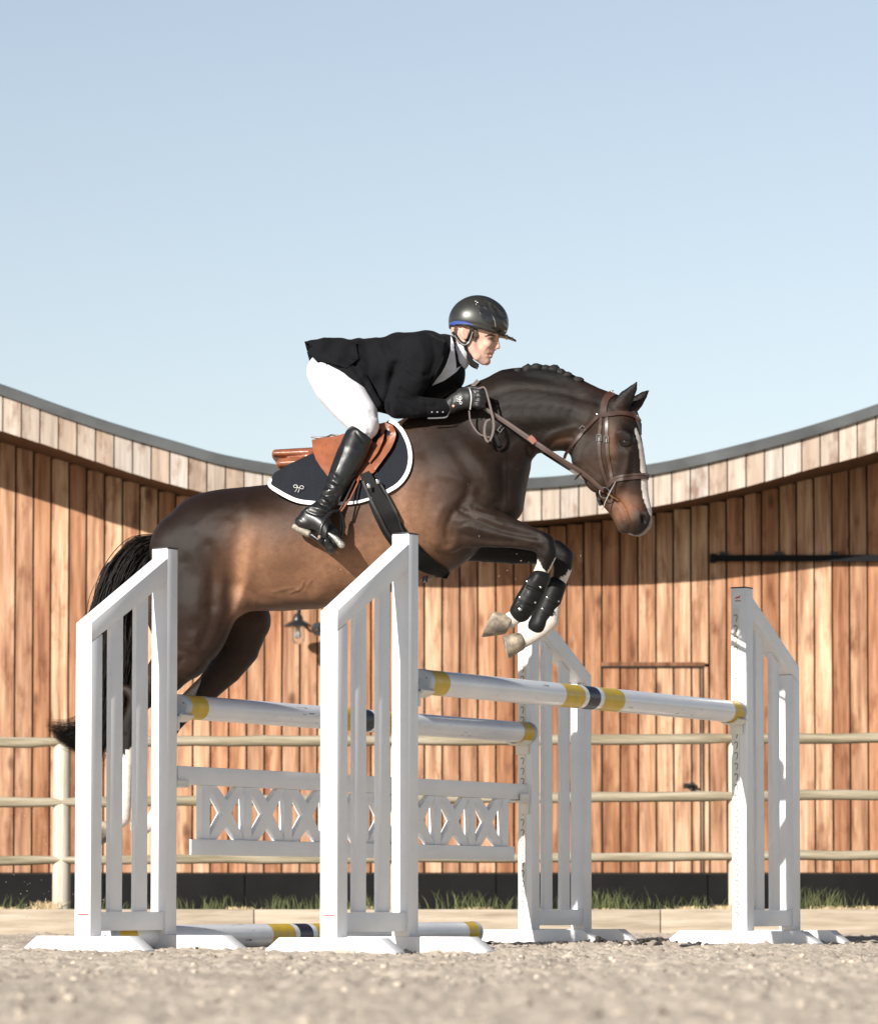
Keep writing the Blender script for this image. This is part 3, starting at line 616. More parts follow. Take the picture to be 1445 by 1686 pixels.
# ================================================================== implicit-surface toolkit
class SDF:
    def __init__(s, lo, hi, h):
        s.lo = np.array(lo, float); s.h = h; s.n = np.ceil((np.array(hi)-s.lo)/h).astype(int)+1
        s.D = np.full(s.n, .08, np.float32)
    def sub(s, lo, hi):
        a = np.clip(np.floor((lo-s.lo)/s.h).astype(int), 0, s.n-1); b = np.clip(np.ceil((hi-s.lo)/s.h).astype(int)+1, 1, s.n)
        ax = [s.lo[i]+s.h*np.arange(a[i], b[i]) for i in range(3)]
        return tuple(slice(a[i], b[i]) for i in range(3)), [v.astype(np.float32) for v in (ax[0][:, None, None], ax[1][None, :, None], ax[2][None, None, :])]
    def merge(s, sl, d, k, op):
        c = s.D[sl]
        if op == 'sub': d = -d
        if op == 'add':
            if k > 0: hh = np.clip(k-np.abs(c-d), 0, None)/k; s.D[sl] = np.minimum(c, d)-hh*hh*k*.25
            else: s.D[sl] = np.minimum(c, d)
        else:
            if k > 0: hh = np.clip(k-np.abs(c-d), 0, None)/k; s.D[sl] = np.maximum(c, d)+hh*hh*k*.25
            else: s.D[sl] = np.maximum(c, d)
    def chain(s, pts, k=.02, op='add'):
        """pts: (x,y,z,r,w): world point, in-plane radius, half depth"""
        pts = [np.array(p, float) for p in pts]
        if len(pts) == 1: pts = [pts[0], pts[0]+np.array([1e-4,0,0,0,0])]
        R = max(max(p[3], p[4]) for p in pts)+k+3*s.h
        lo = np.min([p[:3] for p in pts], 0)-R; hi = np.max([p[:3] for p in pts], 0)+R
        sl, (X, Y, Z) = s.sub(lo, hi); tot = None
        for p, q in zip(pts[:-1], pts[1:]):
            d = q[:3]-p[:3]; L = float(d@d)+1e-9
            t = np.clip(((X-p[0])*d[0]+(Y-p[1])*d[1]+(Z-p[2])*d[2])/L, 0, 1)
            r = p[3]+(q[3]-p[3])*t; w_ = p[4]+(q[4]-p[4])*t
            ox, oy, oz = X-p[0]-d[0]*t, Y-p[1]-d[1]*t, Z-p[2]-d[2]*t
            dd = np.sqrt(ox*ox+oz*oz+(oy*r/w_)**2)-r
            dd = np.where(dd < 0, dd, dd*np.minimum(1, w_/r*1.0+.0*r))
            tot = dd if tot is None else np.minimum(tot, dd)
        s.merge(sl, tot, k, op)
    def ell(s, c, rx, ry, rz, k=.01, op='add', rot=0.0, roty=0.0):
        c = np.array(c, float); R = max(rx, ry, rz)+k+3*s.h
        sl, (X, Y, Z) = s.sub(c-R, c+R); x, y, z = X-c[0], Y-c[1], Z-c[2]
        x, y, z = np.broadcast_arrays(x, y, z)
        if rot: ca, sa = math.cos(rot), math.sin(rot); x, z = x*ca+z*sa, -x*sa+z*ca       # in picture plane
        if roty: ca, sa = math.cos(roty), math.sin(roty); x, y = x*ca+y*sa, -x*sa+y*ca
        k0 = np.sqrt((x/rx)**2+(y/ry)**2+(z/rz)**2); k1 = np.sqrt((x/rx**2)**2+(y/ry**2)**2+(z/rz**2)**2)+1e-6
        s.merge(sl, k0*(k0-1)/k1, k, op)
    def half(s, p, n, k=.0, op='cut'):           # keep the side the normal points away from
        p = np.array(p, float); n = np.array(n, float); n /= np.linalg.norm(n)
        sl, (X, Y, Z) = s.sub(s.lo-1, s.lo+s.n*s.h+1); d = (X-p[0])*n[0]+(Y-p[1])*n[1]+(Z-p[2])*n[2]
        s.merge(sl, d, k, 'cut')
    def mesh(s):
        D = s.D; n = D.shape; ins = D < 0
        cnt = np.zeros((n[0]-1, n[1]-1, n[2]-1), np.int8)
        for i in (0,1):
            for j in (0,1):
                for k in (0,1): cnt += ins[i:n[0]-1+i, j:n[1]-1+j, k:n[2]-1+k]
        act = (cnt > 0) & (cnt < 8); cells = np.argwhere(act); vid = np.full(act.shape, -1, np.int32); vid[act] = np.arange(len(cells))
        corners = {(i,j,k): D[cells[:,0]+i, cells[:,1]+j, cells[:,2]+k] for i in (0,1) for j in (0,1) for k in (0,1)}
        acc = np.zeros((len(cells), 3)); c_ = np.zeros(len(cells))
        for axn in range(3):
            for u in (0,1):
                for v in (0,1):
                    a = [0,0,0]; o = [x for x in range(3) if x != axn]; a[o[0]] = u; a[o[1]] = v; b = list(a); b[axn] = 1
                    da, db = corners[tuple(a)], corners[tuple(b)]; m = (da < 0) != (db < 0); t = np.where(m, da/(da-db+1e-12), 0)
                    p = np.array(a, float)[None]+0*acc; p[:, axn] += t; acc += p*m[:, None]; c_ += m
        V = (cells+acc/c_[:, None])*s.h+s.lo
        faces = []
        for axn in range(3):
            o = [(1,2),(2,0),(0,1)][axn]
            sl0 = [slice(1, None)]*3; sl0[axn] = slice(0, -1); sl1 = [slice(1, None)]*3; sl1[axn] = slice(1, None)
            e0, e1 = ins[tuple(sl0)], ins[tuple(sl1)]
            # trim to valid cells
            g = np.argwhere(e0 != e1)
            off = np.array([1,1,1]); off[axn] = 0; g0 = g+off
            ok = np.ones(len(g0), bool)
            for d_ in range(3): ok &= (g0[:, d_] < act.shape[d_])
            g0 = g0[ok]; e = e0[tuple(g[ok].T)]
            def cid(du, dv):
                q_ = g0.copy(); q_[:, o[0]] -= du; q_[:, o[1]] -= dv; return vid[q_[:,0], q_[:,1], q_[:,2]]
            qd = np.stack([cid(0,0), cid(1,0), cid(1,1), cid(0,1)], -1); qd[~e] = qd[~e][:, ::-1]; faces.append(qd)
        Fq = np.concatenate(faces); Fq = Fq[(Fq >= 0).all(1)]
        return V, Fq
def smooth_mesh(V, Fq, it=2, lam=.5):
    e = np.concatenate([Fq[:, [0,1]], Fq[:, [1,2]], Fq[:, [2,3]], Fq[:, [3,0]]]); V = V.copy(); n = len(V)
    cnt = np.bincount(e[:,0], minlength=n)+np.bincount(e[:,1], minlength=n)
    for _ in range(it):
        for l in (lam, -lam*1.04):
            a = np.stack([np.bincount(e[:,0], V[e[:,1], i], n)+np.bincount(e[:,1], V[e[:,0], i], n) for i in range(3)], -1)/cnt[:, None]
            V += l*(a-V)
    return V
def vnormals(V, Fq):
    n = np.cross(V[Fq[:,2]]-V[Fq[:,0]], V[Fq[:,3]]-V[Fq[:,1]]); N = np.zeros_like(V)
    for i in range(Fq.shape[1]):
        for c in range(3): N[:, c] += np.bincount(Fq[:, i], n[:, c], len(V))
    return N/(np.linalg.norm(N, axis=1, keepdims=True)+1e-12)
def seg_dist(px, py, line):
    d = np.full(px.shape, 1e9); 
    for (x0, y0), (x1, y1) in zip(line[:-1], line[1:]):
        L = (x1-x0)**2+(y1-y0)**2+1e-9; t = np.clip(((px-x0)*(x1-x0)+(py-y0)*(y1-y0))/L, 0, 1)
        d = np.minimum(d, np.hypot(px-x0-t*(x1-x0), py-y0-t*(y1-y0)))
    return d
def sculpt(V, N, strokes, side=1):
    px, py = proj(V); f = np.clip(-N[:, 1]*1.5*side, 0, 1); out = V.copy(); acc = np.zeros(len(V))
    for line, wd, amp, *rest in strokes:
        xs = [p[0] for p in line]; ys = [p[1] for p in line]
        m = (px > min(xs)-4*wd) & (px < max(xs)+4*wd) & (py > min(ys)-4*wd) & (py < max(ys)+4*wd) & (f > 0)
        if rest: m &= rest[0](V)
        if not m.any(): continue
        ln = catmull([list(p) for p in line], 5) if len(line) > 2 else line
        d = seg_dist(px[m], py[m], [tuple(p) for p in ln]) if len(line) > 1 else np.hypot(px[m]-xs[0], py[m]-ys[0])
        acc[m] += amp*np.exp(-(d/wd)**2)*f[m]
    return out+N*acc[:, None]
def vcol(o, name, C):
    a = o.data.color_attributes.new(name, 'FLOAT_COLOR', 'POINT'); C = np.hstack([C, np.ones((len(C), 1))]).astype(np.float32); a.data.foreach_set('color', C.ravel())

# ================================================================== horse
def HY(px): return 17.2-.00057*(px-560)           # depth of the horse's own centre plane
def hp(px, py, dy, r, w, ref=None):
    Y = HY(px if ref is None else ref)+dy; p = P(px, py, Y); return (p.x, p.y, p.z, r/scl(Y), w)
lo = P(185, 1420, 16.8); hi = P(1085, 595, 17.75)
HS = SDF((P(150,1420,17.4).x, 16.62, P(0,1405,17).z), (P(1085,600,16.9).x, 17.72, P(0,598,17).z), .0065)
A = lambda L, k=.04: HS.chain([hp(*q) for q in L], k)
# trunk
A([(318,905,0,70,.23),(352,898,0,88,.26),(405,898,0,92,.275),(470,899,0,100,.285),(545,884,0,112,.30),(620,856,0,122,.30),(690,826,0,126,.275),(742,800,0,114,.235)], .02)
A([(372,850,0,36,.12),(470,835,0,32,.10),(560,805,0,30,.09),(640,752,0,34,.07),(700,718,0,34,.06)], .07)      # spine, withers
for s in (-1, 1):
    A([(300,905,s*.13,50,.12),(318,950,s*.15,72,.12),(315,1000,s*.16,72,.115)], .06)                              # haunch
    A([(690,740,s*.12,40,.07),(740,800,s*.17,62,.085),(738,850,s*.18,46,.08)], .06)                               # shoulder
    A([(800,790,s*.08,50,.10),(812,825,s*.08,34,.08)], .05)                                                    # breast
# neck
A([(745,770,0,105,.19),(795,722,0,88,.135),(850,683,0,70,.105),(905,682,0,62,.088),(958,690,0,50,.080),(1000,694,0,43,.075)], .05)
A([(770,655,0,14,.03),(830,626,0,15,.028),(880,618,0,14,.026),(930,626,0,14,.026),(975,652,0,14,.026),(1006,664,0,13,.03)], .035)  # crest
A([(845,775,0,22,.09),(838,835,0,22,.10)], .05)
# head
A([(1004,692,0,40,.074),(1014,712,0,40,.088),(1024,745,0,36,.086),(1033,785,0,33,.062),(1040,820,0,28,.050),(1045,843,0,28,.056),(1048,858,0,25.5,.058)], .015)
for s in (-1, 1):
    A([(984,752,s*.045,44,.040),(992,782,s*.04,32,.034)], .03)                                                      # cheek
    A([(1022,717,s*.078,13,.022),(1034,722,s*.074,9,.018)], .02)                                                   # brow
    A([(1036,750,s*.055,9,.014),(1024,795,s*.052,5,.012)], .015)                                                   # facial crest
    A([(1057,852,s*.042,15,.022)], .015)                                                                          # nostril wing
A([(1000,812,0,20,.036),(1016,838,0,15,.036),(1023,856,0,12,.036),(1026,868,0,10.5,.032)], .009)               # lower jaw, chin
A([(972,700,0,40,.085),(962,722,0,22,.07)], .03)
for s in (-1, 1):
    HS.ell(P(1060, 856, HY(1060)+s*.070), .013, .024, .030, .008, 'sub', rot=.25)
# ears
A([(1020,668,-.040,13,.026),(1031,654,-.048,12.5,.018),(1041,641,-.052,7.5,.012),(1049,628,-.055,1.2,.004)], .008)
A([(1036,676,.040,11,.026),(1048,662,.048,11,.018),(1059,651,.052,6.5,.012),(1068.5,642,.055,1.0,.004)], .008)
HS.chain([hp(1030,664,-.074,6,.012), hp(1045,638,-.066,2,.006)], .004, 'sub')
# fore legs
A([(738,858,-.17,44,.075),(778,862,-.175,40,.068),(815,871,-.175,31,.055),(850,880,-.17,23,.044),(880,889,-.165,18.5,.040),(896,896,-.16,18,.040),(900,912,-.16,16.5,.036),(896,930,-.155,12.5,.028),(880,962,-.15,10.5,.024),(866,990,-.15,11,.026),(857,1006,-.15,15,.032),(848,1016,-.15,12.5,.027),(838,1022,-.15,13,.030)], .022)
A([(742,893,-.17,14,.05)], .03)
A([(760,880,.16,44,.075),(800,890,.165,36,.066),(845,902,.165,27,.052),(890,908,.16,21,.042),(914,908,.155,19,.040),(926,918,.155,18,.038),(926,936,.15,15,.032),(920,962,.15,11,.025),(911,995,.15,11,.026),(903,1022,.15,16,.034),(892,1034,.15,14,.028),(876,1045,.15,13.5,.030),(862,1052,.15,15,.032)], .022)
# hind legs
A([(312,1000,-.16,74,.11),(312,1040,-.165,60,.10),(300,1075,-.17,47,.082),(275,1108,-.17,34,.062),(250,1135,-.17,23,.046),(228,1158,-.17,18,.038),(214,1192,-.17,14,.030),(209,1240,-.17,10.5,.024),(207,1300,-.17,10,.024),(205,1328,-.17,11,.026),(201,1346,-.17,14,.031),(188,1362,-.17,11,.026),(180,1368,-.17,12,.028)], .03)
A([(232,1150,-.17,12,.03),(208,1136,-.17,9,.022)], .02)
A([(385,975,.15,60,.09),(404,1022,.16,42,.085),(396,1068,.165,31,.075),(372,1100,.17,28,.062),(345,1130,.17,22,.048),(310,1160,.17,19,.04),(285,1190,.17,16,.036),(270,1220,.17,12,.028),(266,1290,.17,10,.025),(262,1335,.17,13,.031),(248,1355,.17,11,.026),(238,1362,.17,12,.028)], .03)
A([(400,985,-.10,22,.05),(440,990,-.02,14,.08),(520,985,0,14,.10)], .06)                                        # flank fold and belly
HV, HF = HS.mesh(); HV = smooth_mesh(HV, HF, 3)
HN = vnormals(HV, HF)
near = lambda V: V[:, 1] < HY(500)-.0
mm = .001
strokes = [
 # forearm: long muscles, veins and the elbow fold
 ([(758,838),(792,858),(840,876),(884,884)], 6, -9*mm), ([(770,868),(810,878),(850,886),(880,892)], 5, 4*mm), ([(760,880),(800,890),(845,893)], 5, -5*mm),
 ([(752,858),(785,852),(826,864)], 5, 4*mm), ([(745,846),(736,870),(738,896)], 6, -12*mm), ([(726,838),(716,866),(722,892)], 7, 7*mm),
 ([(766,842),(748,862),(746,884)], 4, -5*mm), ([(775,900),(800,903),(830,900)], 4, 3*mm), ([(783,838),(800,846),(815,850)], 3, 3*mm),
 ([(890,880),(902,890),(904,905)], 4, 4*mm), ([(880,898),(890,905),(890,920)], 4, -4*mm), ([(757,870),(775,866),(790,872)], 3, 3*mm),
 # shoulder and breast
 ([(772,800),(768,818),(756,836)], 8, -9*mm), ([(700,790),(720,812),(735,830)], 12, 5*mm), ([(690,760),(672,800),(668,840),(680,880)], 9, 6*mm),
 ([(706,800),(698,840),(706,880)], 9, -5*mm), ([(745,735),(770,770),(790,805)], 11, -5*mm), ([(775,745),(800,785),(808,815)], 14, 7*mm), ([(826,770),(830,810),(822,840)], 8, -6*mm),
 ([(720,780),(760,790),(778,806)], 8, 4*mm), ([(655,800),(650,850),(672,905)], 7, -3*mm), ([(815,828),(795,838),(780,835)], 6, -6*mm),
 # neck
 ([(800,655),(850,640),(920,646),(985,664)], 6, -4*mm), ([(795,672),(850,664),(930,668),(985,690)], 9, 4*mm), ([(815,735),(870,712),(925,704)], 10, -6*mm),
 ([(790,705),(840,690),(900,688)], 14, 4*mm), ([(902,738),(915,725),(940,720)], 4, -5*mm), ([(895,726),(915,712),(945,704)], 5, 4*mm), ([(872,748),(868,738)], 3, -5*mm), ([(880,746),(878,735)], 2.5, 4*mm), ([(888,744),(885,732)], 2.5, -5*mm),
 ([(950,655),(945,690),(940,720)], 10, -4*mm), ([(975,660),(965,700)], 8, 4*mm),
 # head
 ([(960,728),(952,760),(965,795),(990,820)], 7, 3*mm), ([(1005,760),(1000,795),(1008,825)], 7, -5*mm), ([(1034,745),(1030,775),(1022,800)], 4, 4*mm), ([(1043,750),(1040,785)], 5, -4*mm),
 ([(1014,722),(1022,735),(1034,737)], 3, -4*mm), ([(1016,712),(1026,709),(1038,716)], 3, 3*mm), ([(1014,823),(1024,833),(1031,848),(1034,864),(1034,880)], 2.4, -11*mm), ([(1010,826),(1020,842),(1026,858)], 3, 3*mm),
 ([(1030,822),(1040,838),(1041,858)], 5, 3*mm), ([(1048,838),(1053,852),(1052,868)], 3, 3*mm), ([(1016,815),(1030,808),(1042,815)], 3, -2*mm), ([(1018,728),(1012,715)], 4, -3*mm),
 # barrel, flank, haunch
 ([(398,856),(392,905),(388,960)], 11, -9*mm), ([(374,862),(365,915),(366,975)], 10, 5*mm), ([(420,850),(412,905),(405,965),(392,1000)], 10, 6*mm),
 ([(440,870),(425,910),(432,945)], 14, -4*mm), ([(450,975),(480,968),(500,974)], 3, 2.5*mm), ([(500,958),(495,968),(478,976)], 2, 3*mm), ([(512,955),(503,970)], 2, 2*mm),
 ([(342,900),(352,945),(347,995)], 11, -9*mm), ([(350,1000),(344,1035),(330,1062)], 9, -7*mm), ([(318,905),(328,950),(322,1010)], 13, 8*mm), ([(300,930),(300,990),(308,1050)], 14, -9*mm), ([(385,1010),(360,1060),(320,1105)], 6, 4*mm),
 ([(318,1050),(330,1080),(310,1110)], 9, 5*mm), ([(375,830),(345,845),(320,870)], 10, 4*mm), ([(405,815),(400,840),(385,865)], 9, 6*mm), ([(300,1085),(280,1110),(258,1130)], 5, -5*mm), ([(430,820),(470,835),(520,840)], 12, -4*mm),
 ([(395,965),(420,985),(455,990)], 7, -6*mm), ([(388,1000),(395,985),(402,965)], 5, 5*mm),
 ([(540,850),(528,900),(540,960)], 8, 2*mm), ([(575,850),(562,900),(570,950)], 8, -2*mm), ([(610,860),(596,910),(605,950)], 8, 2*mm),
 # cannon tendons
 ([(206,1210),(203,1300)], 2.5, -4*mm), ([(865,1000),(884,955)], 3, -3*mm),
]
HV = sculpt(HV, HN, strokes, 1); HV = sculpt(HV, HN, [s for s in strokes if s[1] >= 6], -1)
# fine skin relief
_R = np.array([[.61,.52,.6],[-.72,.67,.15],[-.33,-.53,.78]]); HV += HN*((vn3(HV@_R*19+3)-.5)*.0014+(vn3(HV@_R.T*47)-.5)*.0009)[:, None]
HN = vnormals(HV, HF)
# ---- coat
def G(px, py, cx, cy, sx, sy=None, a=0.0):
    sy = sy or sx; dx, dy = px-cx, py-cy; ca, sa = math.cos(a), math.sin(a); u = dx*ca+dy*sa; v = -dx*sa+dy*ca
    return np.exp(-(u/sx)**2-(v/sy)**2)
def coat(V, N):
    px, py = proj(V); yrel = V[:, 1]-(17.2-.00057*(px-560))
    lin = lambda r, g, b, k=.66: np.array(srgb(r, g, b)[:3])*k
    C = np.repeat(lin(100,71,53)[None], len(V), 0)
    def blend(w_, c): nonlocal C; w_ = np.clip(w_, 0, 1)[:, None]; C = C*(1-w_)+c*w_
    tan, brown, dark, blk, red = lin(176,127,94,.82), lin(98,68,50), lin(56,42,35), lin(30,25,23), lin(76,50,38)
    nz = (vn3(V*9)-.5)
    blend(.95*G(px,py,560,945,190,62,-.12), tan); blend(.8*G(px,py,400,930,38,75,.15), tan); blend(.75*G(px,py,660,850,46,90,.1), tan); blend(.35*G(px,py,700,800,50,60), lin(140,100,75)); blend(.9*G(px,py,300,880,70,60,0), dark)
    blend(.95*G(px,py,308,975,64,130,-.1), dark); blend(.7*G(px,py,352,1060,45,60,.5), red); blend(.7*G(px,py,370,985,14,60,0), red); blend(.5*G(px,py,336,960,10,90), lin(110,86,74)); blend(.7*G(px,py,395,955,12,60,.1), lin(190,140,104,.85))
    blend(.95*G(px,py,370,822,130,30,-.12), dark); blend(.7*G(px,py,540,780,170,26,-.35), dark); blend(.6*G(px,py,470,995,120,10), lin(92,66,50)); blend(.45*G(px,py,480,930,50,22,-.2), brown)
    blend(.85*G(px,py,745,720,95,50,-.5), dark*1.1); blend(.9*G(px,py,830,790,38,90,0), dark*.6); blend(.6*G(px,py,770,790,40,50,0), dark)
    # neck gets darker from the shoulder to the poll
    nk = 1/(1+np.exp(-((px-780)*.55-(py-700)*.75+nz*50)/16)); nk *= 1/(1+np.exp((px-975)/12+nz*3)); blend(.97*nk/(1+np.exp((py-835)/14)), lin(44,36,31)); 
    blend(.95*G(px,py,890,602,110,26,.10), blk*.8); blend(.55*G(px,py,855,640,90,10,.03), lin(74,60,50)); blend(.4*G(px,py,840,675,50,24), lin(66,52,43)); blend(.7*G(px,py,925,725,28,11,-.3), lin(118,82,58))
    # fore legs
    fl = (px < 960)/(1+np.exp(-(py-822-(px-760)*.15)/7))/(1+np.exp(-(px-745+nz*30)/12)); blend(.92*fl, lin(66,51,43)); blend(((px > 880) & (py > 865) & (py < 960))*.8*(1/(1+np.exp(-(px-888)/6))), blk)
    blend(.4*G(px,py,770,850,26,20), lin(96,76,63)); blend(.45*G(px,py,820,893,50,7,.05), lin(112,90,76)); blend(.4*G(px,py,800,856,50,5,.4), lin(100,80,68))
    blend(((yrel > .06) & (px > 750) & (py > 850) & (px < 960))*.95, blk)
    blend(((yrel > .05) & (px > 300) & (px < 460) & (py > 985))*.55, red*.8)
    # lower hind legs
    blend(1/(1+np.exp(-(py-1120+nz*30)/14))*(px < 330), lin(46,36,31)); 
    # head
    hd = ((px > 935) & (py > 690)).astype(float)*1/(1+np.exp(-(px-955)/8)); blend(.95*hd, lin(84,62,48)); blend(.8*G(px,py,1006,726,8,32,.0), lin(150,104,72)); blend(.5*G(px,py,975,770,24,26), lin(104,78,60)); blend(.85*G(px,py,1030,835,24,22), lin(172,112,72)); blend(.75*G(px,py,1018,850,9,20), lin(150,104,76))
    blend(.85*G(px,py,1036,712,22,24), lin(36,29,27)); blend(.85*G(px,py,1046,765,13,36), lin(42,32,28)); blend(.6*G(px,py,1022,775,9,26), lin(70,52,42)); blend(.95*G(px,py,1060,858,14,20,-.2), lin(40,34,32)); blend(.8*G(px,py,1048,872,16,9), lin(70,58,52))
    blend((py < 672)*(px > 1008)*.95*np.clip((px-1008)/10,0,1), lin(38,31,29)); blend(.85*G(px,py,990,662,34,22,.3), blk); blend(.4*G(px,py,1022,668,7,9), lin(110,78,58)); blend(.7*G(px,py,1024,866,9,9), lin(92,76,66))
    # white marks
    W = lin(232,222,212,.9)
    bl = catmull([(1046,706),(1051,722),(1056,745),(1059,775),(1062,800),(1067,825),(1072,848)], 5); wd = np.interp(py, [700,712,740,790,800,820,845,860], [0,2.4,3.4,4.6,6.2,6.4,3.2,0])
    blend((seg_dist(px,py,[tuple(p) for p in bl]) < wd+nz*2).astype(float)*(px > 1035), W)
    lip = seg_dist(px,py,[(1074,852),(1069,868),(1058,880),(1046,884),(1036,881)]); blend((lip < 3.2+nz*2)*(px > 1030)*.75, lin(205,190,180))
    jag = (vn2(px*.22+3, px*0+5)-.5)*14+(vn2(px*.6, px*0+1)-.5)*6
    s1 = ((yrel < 0) & (px > 800) & (px < 925)); lim = np.interp(px, [872,880,886,894,900,906,914], [912,914,922,936,944,930,918]); blend((s1 & (py > lim+jag*.3)).astype(float), W)
    s2 = ((yrel >= 0) & (px > 800) & (px < 960)); lim = np.interp(px, [900,910,920,928,936,944], [945,952,956,948,936,932]); blend((s2 & (py > lim+jag*.6)).astype(float), W)
    blend(((yrel < 0) & (px < 240) & (py > 1240+jag*1.2-(px-205)*1.4)).astype(float), W); blend(((yrel >= 0) & (px < 300) & (py > 1290+jag)).astype(float), W)
    mC = C.mean(1, keepdims=True); C = C*.9+mC*.1; C = C*np.where(mC > .4, 1, np.clip(mC/.115, .3, 1.2)**.42)
    C = C*(1+nz[:, None]*.16+(vn3(V*75)[:, None]-.5)*.12)*np.where(C.mean(1, keepdims=True) > .4, .95, .86)
    return np.clip(C, 0.004, .9)
def m_coat():
    t = NT('bay coat'); at = t.N('ShaderNodeAttribute', attribute_name='coat'); v = t.coord((1, 1, 1)); n1 = t.noise(v, 34, 5, .7); n2 = t.noise(t.coord((1, 1, .38), rot=(0, .6, 0)), 460, 3, .7)
    c = t.mix(at.outputs['Color'], t.ramp(n1, [(.3, (.80,.80,.80)), (.7, (1.16,1.15,1.14))]), .9, 'MULTIPLY'); c = t.mix(c, t.ramp(n2, [(.3, (.72,.72,.72)), (.7, (1.25,1.25,1.25))]), .8, 'MULTIPLY')
    t.L(c, t.b.inputs['Base Color']); t.set(Roughness=.41); t.b.inputs['Specular IOR Level'].default_value = .20
    t.bump(n2, .6, .0032, None); return t.m
M_COAT = m_coat()
horse = empty('horse', (0.0, 17.2, 0)); tag(horse, 'bay horse with white socks and blaze leaping over the white poles', 'horse')
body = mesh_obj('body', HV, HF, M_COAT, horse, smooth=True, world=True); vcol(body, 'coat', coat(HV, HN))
BV = BVHTree.FromPolygons([Vector(v) for v in HV], HF.tolist())
def hit(px, py, far=False):
    d = ray(px, py); o = Vector((0, 0, CAM_H)); loc, nrm, i, _ = BV.ray_cast(o+d*10, d)
    if loc is None: return None, None
    return loc, nrm
# ---- hooves
def hoof(sd, name, pts_blocks, mat, parent=horse):
    V, Fq = sd.mesh(); V = smooth_mesh(V, Fq, 2); return mesh_obj(name, V, Fq, mat, parent, smooth=True, world=True)
def m_hoof():
    t = NT('hoof horn'); v = t.coord((4, 4, 4)); n = t.noise(v, 4, 5, .6); c = t.ramp(n, [(.34, (.10,.085,.07)), (.5, (.25,.205,.155)), (.68, (.50,.42,.31))]); t.L(c, t.b.inputs['Base Color']); t.set(Roughness=.6); t.bump(n, .4, .004); return t.m
M_HOOF = m_hoof(); M_SOLE = basic('muddy sole', (.085,.068,.055), .85, .5, 60, .6, 120); M_SHOE = basic('steel shoe', (.42,.40,.38), .45, .2, 60, metal=.6)
def make_hoof(cor, toe, heel, dy, wid):
    """cor: coronet centre px, toe/heel: the two ends of the ground edge in px"""
    r = mesh = None
    Y = HY(cor[0])+dy; s = scl(Y); c = P(*cor, Y); a = P(*toe, Y); b = P(*heel, Y)
    ax = (a-b); L = ax.length; ux = ax.normalized(); mid = a.lerp(b, .5); up = (c-mid); up = (up-ux*up.dot(ux)); hgt = up.length; up.normalize(); dv = ux.cross(up)
    m = MB(); n = 30; prof = [(0, 1.0, 0), (.14, 1.0, 0), (.5, .90, .0), (.85, .80, 0), (1.0, .74, 0), (1.06, .60, 0)]
    def ringp(f, sc):
        out = []
        cc = mid.lerp(c, min(f, 1.0))+up*0.0
        cc = mid+(c-mid)*f
        for k in range(n):
            t_ = 2*math.pi*k/n; ex, ey = math.cos(t_), math.sin(t_)
            ex2 = ex*L*.5*sc*(1 if ex > 0 else .92); ey2 = ey*wid*sc*(1-.12*(ex < 0)*abs(ex))
            out.append(cc+ux*ex2+dv*ey2)
        return out
    for i, (f, sc, _) in enumerate(prof): m.v += ringp(f, sc)
    for i in range(len(prof)-1):
        for k in range(n): m.f.append((i*n+k, i*n+(k+1) % n, (i+1)*n+(k+1) % n, (i+1)*n+k)); m.m.append(0)
    h = m.build('hoof', M_HOOF, horse, smooth=True, world=True)
    m = MB(); out = ringp(-.0, .995); inn = ringp(.05, .80); ctr = mid+up*.008; m.v = out+inn+[ctr]+ringp(-.045, 1.0)+ringp(-.045, .80)+[]
    base = 0
    for k in range(n): m.f += [(n+k, n+(k+1) % n, 2*n)]; m.m += [0]
    o1 = 2*n+1; o2 = o1+n
    for k in range(n):
        t_ = (k+.5)/n
        if .42 < t_ < .58: continue
        k2 = (k+1) % n
        m.f += [(o1+k, o1+k2, o2+k2, o2+k), (k, k2, o1+k2, o1+k), (n+k, n+k2, o2+k2, o2+k)]; m.m += [1]*3
    m.f += [(k, (k+1) % n, n+(k+1) % n, n+k) for k in range(n)]; m.m += [0]*n
    m.build('shoe', [M_SOLE, M_SHOE], h, smooth=True, ang=30)
    for ch in h.children: ch.location = (0, 0, 0)
    return h
make_hoof((838,1028), (794,1049), (812,1006), -.15, .055)
make_hoof((860,1054), (838,1084), (828,1046), .15, .066)
make_hoof((182,1366), (166,1392), (160,1352), -.17, .055)
make_hoof((238,1360), (222,1388), (214,1350), .17, .055)
# ---- eyes
M_EYE = basic('dark eye', (.010,.006,.005), .04, .1, 10, coat=1)
for s in (-1, 1):
    e = P(1027.5, 727.5, HY(1027)+s*.0)
    l, nn_ = hit(1027.5, 727.5)
    yy_ = (l.y if s < 0 else 2*HY(1027)-l.y)+(-s)*.012
    bpy_e = MB(); bpy_e.add([(e.x+v[0]*.019, yy_+v[1]*.018, P(1027.5,727.5,yy_).z+v[2]*.0155) for v in IV], [tuple(f) for f in IF]); bpy_e.build('eye', M_EYE, horse, smooth=True, ang=180, world=True)
    m = MB()
    for up_ in (1, -1):
        pts = []
        for t_ in np.linspace(0, math.pi, 9):
            px_, py_ = 1027.5-8.5*math.cos(t_), 727.5-up_*(5.2+ (1.2 if up_ > 0 else .5))*math.sin(t_)+(0.06*(-8.5*math.cos(t_)))
            a = P(px_, py_, yy_+s*(.012-.004*math.sin(t_))); pts.append(a)
        m.tube(pts, [.0015]+[.0028]*7+[.0015], 7)
    m.build('eyelid', basic('eyelid skin', (.018,.013,.011), .75, spec=.2), horse, smooth=True, world=True)
